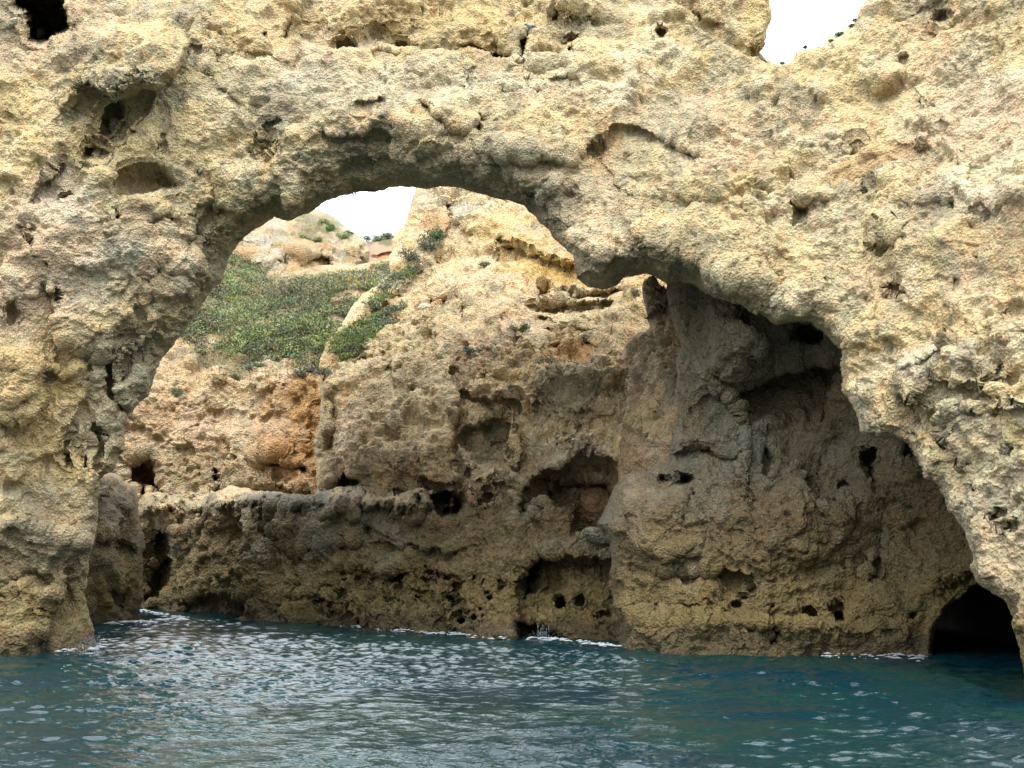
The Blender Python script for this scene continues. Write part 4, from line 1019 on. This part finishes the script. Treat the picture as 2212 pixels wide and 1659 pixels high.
M_STEM = plain('woody_stem', (.10, .07, .045), .9)
SHRUBS = [  # sheet, px, py, radius m, label, colour index
    ('main', 938, 528, 1.1, 'tall dark green shrub on the left flank of the pointed ridge', 2),
    ('main', 925, 545, .8, 'dark shrub just below the tall one on the ridge flank', 6),
    ('main', 962, 470, .55, 'small dark shrub clinging under the ridge top', 2),
    ('main', 888, 560, .7, 'grey green shrub on the saddle left of the ridge', 6),
    ('main', 808, 672, .75, 'dark bushy shrub at the top of the ridge scrub bed', 2),
    ('main', 1046, 566, .45, 'small grey green tuft on the middle of the ridge', 6),
    ('main', 1128, 712, .50, 'low shrub at the left rim of the yellow bowl', 2),
    ('main', 1112, 706, .35, 'tiny shrub left of the yellow bowl rim', 0),
    ('main', 1165, 775, .45, 'grey shrub at the lower left rim of the yellow bowl', 6),
    ('main', 1208, 790, .55, 'grey green shrub beneath the yellow bowl', 6),
    ('main', 1238, 796, .45, 'green shrub at the bottom of the yellow bowl', 0),
    ('main', 1372, 650, .35, 'small tuft right of the bowl beside the column', 6),
    ('main', 1015, 762, .40, 'small grey tuft on the pale middle cliff', 6),
    ('main', 705, 818, .55, 'dark shrub on the thin rib above the orange wall', 6),
    ('main', 893, 683, .45, 'shrub behind the two white stones', 0),
    ('hill', 540, 800, .6, 'grey green bush hanging below the left of the slope', 6),
    ('hill', 560, 796, .5, 'small bush hanging between two pale rock spires', 2),
    ('hill', 648, 818, .75, 'dark bush hanging on the cliff below the slope end', 6),
    ('hill', 378, 846, .6, 'lone bush on the orange back cliff by the arch leg', 2),
    ('hill', 508, 798, .5, 'spiky bush just under the slope edge', 2),
    ('knoll', 757, 503, .7, 'round dark bush at the right end of the knoll crest', 2),
    ('knoll', 741, 512, .9, 'leafy bush below the knoll crest', 0),
    ('knoll', 700, 482, .8, 'bright scrub patch on top of the knoll', 1),
    ('knoll', 722, 494, 1.0, 'green scrub patch right of the knoll top', 0),
    ('knoll', 660, 516, .9, 'olive scrub patch on the knoll face', 1),
    ('knoll', 683, 524, .8, 'rounded scrub below the knoll top', 2),
    ('far', 790, 520, 1.0, 'dark bush on the far hill beside the knoll', 2),
    ('far', 815, 519, 1.3, 'wide low bush in the middle of the far hill crest', 0),
    ('far', 838, 515, 1.2, 'bushes at the right end of the far hill crest', 2),
    ('arch', 1838, 57, .16, 'dark little shrub high on the right side of the sky notch', 2),
    ('arch', 1848, 45, .18, 'topmost shrub on the right side of the sky notch', 6),
    ('arch', 1812, 76, .14, 'round tuft at the middle of the sky notch slope', 2),
    ('arch', 1790, 85, .12, 'sparse tuft on the sky notch slope', 0),
    ('arch', 1739, 100, .10, 'wiry sprig on the flat part of the sky notch rim', 6),
    ('arch', 1690, 137, .10, 'green sprig at the bottom of the sky notch', 0),
]

bed(GREEN2, 1500, 'ridge_scrub', 'bright green scrub bed on the slanting ridge shelf', 'main')
bed(GREEN3, 500, 'ridge_scrub', 'narrow dark green scrub strip along the rib beside the slope', 'main')

for (sh, px, py, r, lab, ci) in SHRUBS:
    p, n = on_sheet(sh, px, py)
    rs = np.random.RandomState(int(px * 7 + py))
    root = empty('shrub', tuple(p))
    tag(root, lab, 'shrub', 'shrubs growing on the rocks')
    far_ = r > .3
    r = r * .8
    ncl = 5 if far_ else 3
    cen = [p + np.array([rs.uniform(-.6, .6) * r, rs.uniform(-.4, .4) * r - .1 * r, rs.uniform(-.15, .45) * r]) for _ in range(ncl)]
    V, Fq, cc = leaf_cloud(cen, [r * .62] * ncl, 90 if far_ else 70, max(.05, r * .22), rs, [np.array(GREENS[ci]) * rs.uniform(.9, 1.25) for _ in range(ncl)], flat=1.0)
    new_mesh('foliage', V, Fq, M_LEAF, root, cc, smooth=False)
    # stems: a few thin tapering branches from the root point
    SV = []; SF = []
    for q in cen:
        a = p - np.array([0, 0, r * .35]); b = q + np.array([0, 0, r * .15])
        w = max(.012, r * .05)
        for (c, ww) in ((a, w), (b, w * .4)):
            for t in range(4):
                SV.append(c + np.array([math.cos(t * 1.57) * ww, math.sin(t * 1.57) * ww, 0]))
        k0 = len(SV) - 8
        for t in range(4):
            SF.append([k0 + t, k0 + (t + 1) % 4, k0 + 4 + (t + 1) % 4, k0 + 4 + t])
    new_mesh('stem', SV, SF, M_STEM, root)

# ================================================================== LOOSE ROCKS
import bmesh


def boulder(sheet, px, py, r, sc, lab, c, seed, push=.3, rot=0, cat='boulder'):
    p, n = on_sheet(sheet, px, py)
    bm = bmesh.new(); bmesh.ops.create_icosphere(bm, subdivisions=6, radius=1)
    V = np.array([v.co for v in bm.verts], np.float32); Fq = np.array([[v.index for v in f.verts] for f in bm.faces], np.int32); bm.free()
    Nn = V.copy()
    V = V * (1 + .30 * (.5 - worley(V + 7, 1.3, seed=seed))[:, None] + .22 * fbm(V + seed, 1.1, 3, .5, seed)[:, None] + .10 * (.5 - worley(V, .3, seed=seed))[:, None] + .05 * fbm(V, .15, 2, .6, seed)[:, None])
    V = V * np.array(sc) * r
    a = math.radians(rot); V = np.stack([V[:, 0] * math.cos(a) - V[:, 2] * math.sin(a), V[:, 1], V[:, 0] * math.sin(a) + V[:, 2] * math.cos(a)], -1)
    o_ = p + n * r * push
    col = np.tile(np.array(c, np.float32), (len(V), 1)) * (1 + .25 * fbm(V * 3, .8, 3, .6, seed))[:, None]
    ob = new_mesh('boulder', V, Fq, M_ROCK, None, col)
    ob.location = o_
    tag(ob, lab, cat)
    return ob


boulder('arch', 1178, 128, .60, (1, .8, .95), 'big round grey boulder wedged on top of the arch, pigeon on its left', (.46, .40, .26), 3, -.35)
boulder('arch', 2145, 835, .19, (1.35, .8, .75), 'blocky loose stone lodged in the right flank', CREAM, 5, .1, -10)
boulder('arch', 30, 42, .17, (1.3, .9, .7), 'pale stone in the mouth of the dark corner hollow, upper one', (.46, .42, .32), 8, .2, 20)
boulder('arch', 66, 62, .14, (.8, .9, 1.2), 'rounded stone at the lip of the dark corner hollow, lower one', (.44, .40, .3), 9, 1.6, 0)
boulder('main', 922, 669, .30, (1.3, .9, .9), 'larger of two whitish stones on the ridge shelf', (.58, .54, .44), 10, .5)
boulder('main', 957, 679, .15, (1.1, .9, .9), 'smaller of two whitish stones on the ridge shelf', (.60, .56, .46), 11, .8)
boulder('main', 1290, 1105, .75, (1, .9, 1), 'reddish brown boulder jammed in the dark middle recess', (.30, .18, .10), 12, -.1)
boulder('main', 1300, 1168, .42, (1.5, .9, .55), 'grey slab stone below the reddish brown boulder', (.22, .20, .15), 13, .4, -12)
boulder('arch', 232, 262, .16, (.7, .7, 1.5), 'upright grey stone in the slot under the overhanging lump', (.34, .32, .25), 14, .2, 5)
boulder('main', 845, 1300, .9, (1.2, .8, .8), 'pale brown rock foot at the waterline beside the low hollow', (.23, .18, .09), 15, -.6) if False else None

# ================================================================== PIGEON
def pigeon():
    base, n = on_sheet('arch', 1146, 67)
    base = np.array([base[0], base[1] - .12, base[2]])
    # body as one continuous lofted surface, facing left
    secs = [(-.150, .078, .006, .005), (-.146, .080, .012, .012), (-.128, .086, .024, .026), (-.110, .086, .026, .028), (-.092, .070, .030, .034), (-.070, .040, .046, .050),
            (-.035, .018, .060, .066), (.0, .008, .062, .064), (.04, .004, .054, .054), (.08, .002, .036, .036), (.11, .0, .026, .018), (.15, -.004, .022, .009), (.18, -.006, .018, .005)]
    V = []; n_ = 20
    for (x, z, w, h) in secs:
        for k in range(n_):
            t = 2 * math.pi * k / n_
            V.append((x, w * math.cos(t), z + h * math.sin(t) + .06))
    Fq = [[i * n_ + k, i * n_ + (k + 1) % n_, (i + 1) * n_ + (k + 1) % n_, (i + 1) * n_ + k] for i in range(len(secs) - 1) for k in range(n_)]
    V.append((-.152, 0, .138)); V.append((.182, 0, .053))
    V = np.array(V)
    col = np.tile(np.array((.17, .19, .23)), (len(V), 1))
    col[V[:, 0] < -.105] = (.06, .07, .09)
    col[(V[:, 0] >= -.105) & (V[:, 0] < -.06)] = (.06, .12, .10)
    m, nt, b = nodes_mat('feathers')
    at = nt.nodes.new('ShaderNodeAttribute'); at.attribute_name = 'Col'
    nt.links.new(at.outputs['Color'], b.inputs['Base Color']); b.inputs['Roughness'].default_value = .6
    body = new_mesh('pigeon', V, Fq, m, None, col)
    tag(body, 'small grey pigeon perched on the arch top left of the round boulder', 'pigeon')
    for s in (1, -1):   # folded wings with a dark bar
        W = []; WF = []
        prof = [(-.065, .075, .0), (-.03, .100, .030), (.03, .088, .036), (.09, .070, .022), (.15, .060, .004)]
        for (x, z, h) in prof:
            for q in range(5):
                t = q / 4 * math.pi - math.pi / 2
                W.append((x, s * (.052 + .014 * math.cos(t) - max(0, x) * .18), z + h * math.sin(t)))
        for i in range(4):
            for q in range(4):
                WF.append([i * 5 + q, i * 5 + q + 1, (i + 1) * 5 + q + 1, (i + 1) * 5 + q])
        c = np.tile(np.array((.26, .28, .33)), (len(W), 1)); c[15:20] = (.05, .05, .06)
        o = new_mesh('wing', W, WF, m, None, c); o.parent = body
    V = [(-.150, .006, .142), (-.150, -.006, .142), (-.150, 0, .132), (-.172, 0, .134)]
    o = new_mesh('beak', V, [[0, 1, 3], [1, 2, 3], [2, 0, 3]], M_STEM, None); o.parent = body
    for s in (.022, -.022):
        V = [(a * .004 + d, s + b_ * .004, z) for z, d in ((.02, 0), (-.01, -.004)) for a, b_ in ((1, 1), (-1, 1), (-1, -1), (1, -1))]
        V += [(-.03, s, -.012), (.012, s + .01, -.012), (.012, s - .01, -.012), (-.03, s, -.008)]
        o = new_mesh('leg', V, [[0, 1, 5, 4], [1, 2, 6, 5], [2, 3, 7, 6], [3, 0, 4, 7], [4, 5, 9, 8], [5, 6, 10, 9], [6, 7, 11, 10], [7, 4, 8, 11]], plain('pigeon_leg', (.4, .12, .1)), None); o.parent = body
    body.location = base
    body.rotation_euler = (0, 0, math.radians(-8))


pigeon()

# ================================================================== FOAM AND SPRAY
M_FOAM = plain('foam', (.33, .37, .39), .5, .12, 8)


def foam(name, lab, pts, n, spread, size, rs):
    """small lumpy flecks of foam riding just above the water, pts = (px, py) along the waterline"""
    V = []; Fq = []
    a = np.array(pts, float)
    seg = np.hypot(*(a[1:] - a[:-1]).T); cum = np.concatenate([[0], np.cumsum(seg)])
    for _ in range(n):
        t = rs.rand() * cum[-1]; i = min(np.searchsorted(cum, t, side='right') - 1, len(seg) - 1)
        q = a[i] + (a[i + 1] - a[i]) * ((t - cum[i]) / seg[i])
        py = q[1] + abs(rs.normal()) * spread
        px = q[0] + rs.normal() * 6
        # point on z = 0
        b = (CY - py) / F_PX
        dy = cp - b * sp; dz = sp + b * cp
        Yd = -CAM_H / dz * dy
        p = world(np.array(px), np.array(py), np.array(Yd))
        r = size * (.3 + 1.2 * rs.rand() ** 2)
        k0 = len(V); m_ = 7; ph = rs.rand() * 6.28
        el = rs.uniform(1.5, 5.0); z0 = .02 + rs.rand() * .07
        for j in range(m_):
            t = ph + 2 * math.pi * j / m_
            rr = r * rs.uniform(.6, 1.2)
            V.append((p[0] + math.cos(t) * rr * el, p[1] + math.sin(t) * rr, z0 - .02))
        V.append((p[0], p[1], z0 + r * .25))
        for j in range(m_):
            Fq.append([k0 + j, k0 + (j + 1) % m_, k0 + m_])
    o = new_mesh(name, V, Fq, M_FOAM)
    tag(o, lab, 'foam', kind='stuff')


rs = np.random.RandomState(4)
foam('foam', 'white foam at the foot of the left arch leg', [(-60, 1403), (60, 1401), (140, 1404), (205, 1400), (222, 1392)], 260, 2.6, .034, rs)
foam('foam', 'thin white surf line along the foot of the sea cliff', [(740, 1349), (860, 1362), (960, 1367), (1050, 1376), (1098, 1380)], 170, 2.4, .034, rs)
foam('foam', 'foam lapping under the middle cleft', [(1140, 1381), (1200, 1382), (1270, 1388), (1340, 1398)], 70, 2.2, .034, rs)
foam('foam', 'patch of surf at the foot of the shaded wall left of the sea cave', [(1780, 1408), (1860, 1406), (1940, 1408), (1990, 1416)], 420, 6, .03, rs)
foam('foam', 'foam in the channel behind the left leg', [(300, 1318), (340, 1326), (400, 1336), (290, 1344), (220, 1346)], 130, 2.2, .05, rs)


def spray(name, lab, px, py, Y, w, h, n, rs, streaks):
    V = []; Fq = []
    c = world(np.array(float(px)), np.array(float(py)), np.array(float(Y)))

    def drop(p, r, st=1.0):
        k = len(V)
        V.extend([(p[0] + r, p[1], p[2]), (p[0], p[1] + r, p[2]), (p[0] - r, p[1], p[2]), (p[0], p[1] - r, p[2]), (p[0], p[1], p[2] + r * st), (p[0], p[1], p[2] - r * st)])
        for a_, b_ in ((0, 1), (1, 2), (2, 3), (3, 0)):
            Fq.append([k + a_, k + b_, k + 4]); Fq.append([k + b_, k + a_, k + 5])
    for _ in range(n):
        u = rs.normal() * .4; v = rs.rand() ** 1.6
        drop((c[0] + u * w * (1 - .4 * v), c[1] - rs.rand() * .4, .02 + v * h), rs.uniform(.003, .009))
    for (x, top) in streaks:
        zz = top
        while zz > 0:
            drop((c[0] + x + rs.normal() * .006, c[1] - .15, zz), rs.uniform(.003, .008), rs.uniform(3, 8)); zz -= rs.uniform(.03, .07)
    o = new_mesh(name, V, Fq, M_FOAM)
    tag(o, lab, 'spray', kind='stuff')


spray('spray', 'spray splashing up the right corner of the left leg', 200, 1398, 23.6, .6, .38, 420, rs, [])
spray('trickle', 'thin streaks of water dripping at the dark middle cleft', 1170, 1382, 27.6, .5, .25, 260, rs, [(-.10, .40), (-.02, .34), (.03, .42), (.12, .3), (.18, .40)])

# ================================================================== LIGHT
w = bpy.data.worlds.new('World'); scene.world = w; w.use_nodes = True
nt = w.node_tree; bg = nt.nodes['Background']
sky = nt.nodes.new('ShaderNodeTexSky'); sky.sky_type = 'NISHITA'; sky.sun_disc = False
SUN_EL, SUN_AZ = math.radians(66), math.radians(192)     # azimuth from +Y (north) clockwise
sky.sun_elevation = SUN_EL; sky.sun_rotation = SUN_AZ; sky.dust_density = 4.0; sky.air_density = 1.2
mix = nt.nodes.new('ShaderNodeMix'); mix.data_type = 'RGBA'
mix.inputs[0].default_value = .80
nt.links.new(sky.outputs[0], mix.inputs[6]); mix.inputs[7].default_value = (9.2, 9.5, 10.0, 1)
tc = nt.nodes.new('ShaderNodeTexCoord'); sx = nt.nodes.new('ShaderNodeSeparateXYZ')
nt.links.new(tc.outputs['Generated'], sx.inputs[0])
mr = nt.nodes.new('ShaderNodeMapRange'); mr.inputs[1].default_value = 0; mr.inputs[2].default_value = .6
mr.inputs[3].default_value = .6; mr.inputs[4].default_value = 4.2     # overcast: the zenith is several times the horizon
nt.links.new(sx.outputs['Z'], mr.inputs[0])
vs = nt.nodes.new('ShaderNodeVectorMath'); vs.operation = 'SCALE'
nt.links.new(mix.outputs[2], vs.inputs[0]); nt.links.new(mr.outputs[0], vs.inputs['Scale'])
nt.links.new(vs.outputs[0], bg.inputs[0]); bg.inputs[1].default_value = .10
sd_ = bpy.data.lights.new('sun', 'SUN'); sd_.energy = 1.5; sd_.angle = math.radians(14); sd_.color = (1.0, .95, .86)
so = bpy.data.objects.new('sun', sd_); COL.objects.link(so)
dirv = Vector((math.sin(SUN_AZ) * math.cos(SUN_EL), math.cos(SUN_AZ) * math.cos(SUN_EL), math.sin(SUN_EL)))
so.rotation_euler = dirv.to_track_quat('Z', 'Y').to_euler()
scene.view_settings.view_transform = 'Standard'; scene.view_settings.look = 'None'
scene.view_settings.exposure = .28; scene.view_settings.gamma = 1
scene.cycles.max_bounces = 6; scene.cycles.diffuse_bounces = 3
scene.cycles.use_denoising = True
scene.cycles.sample_clamp_indirect = 4
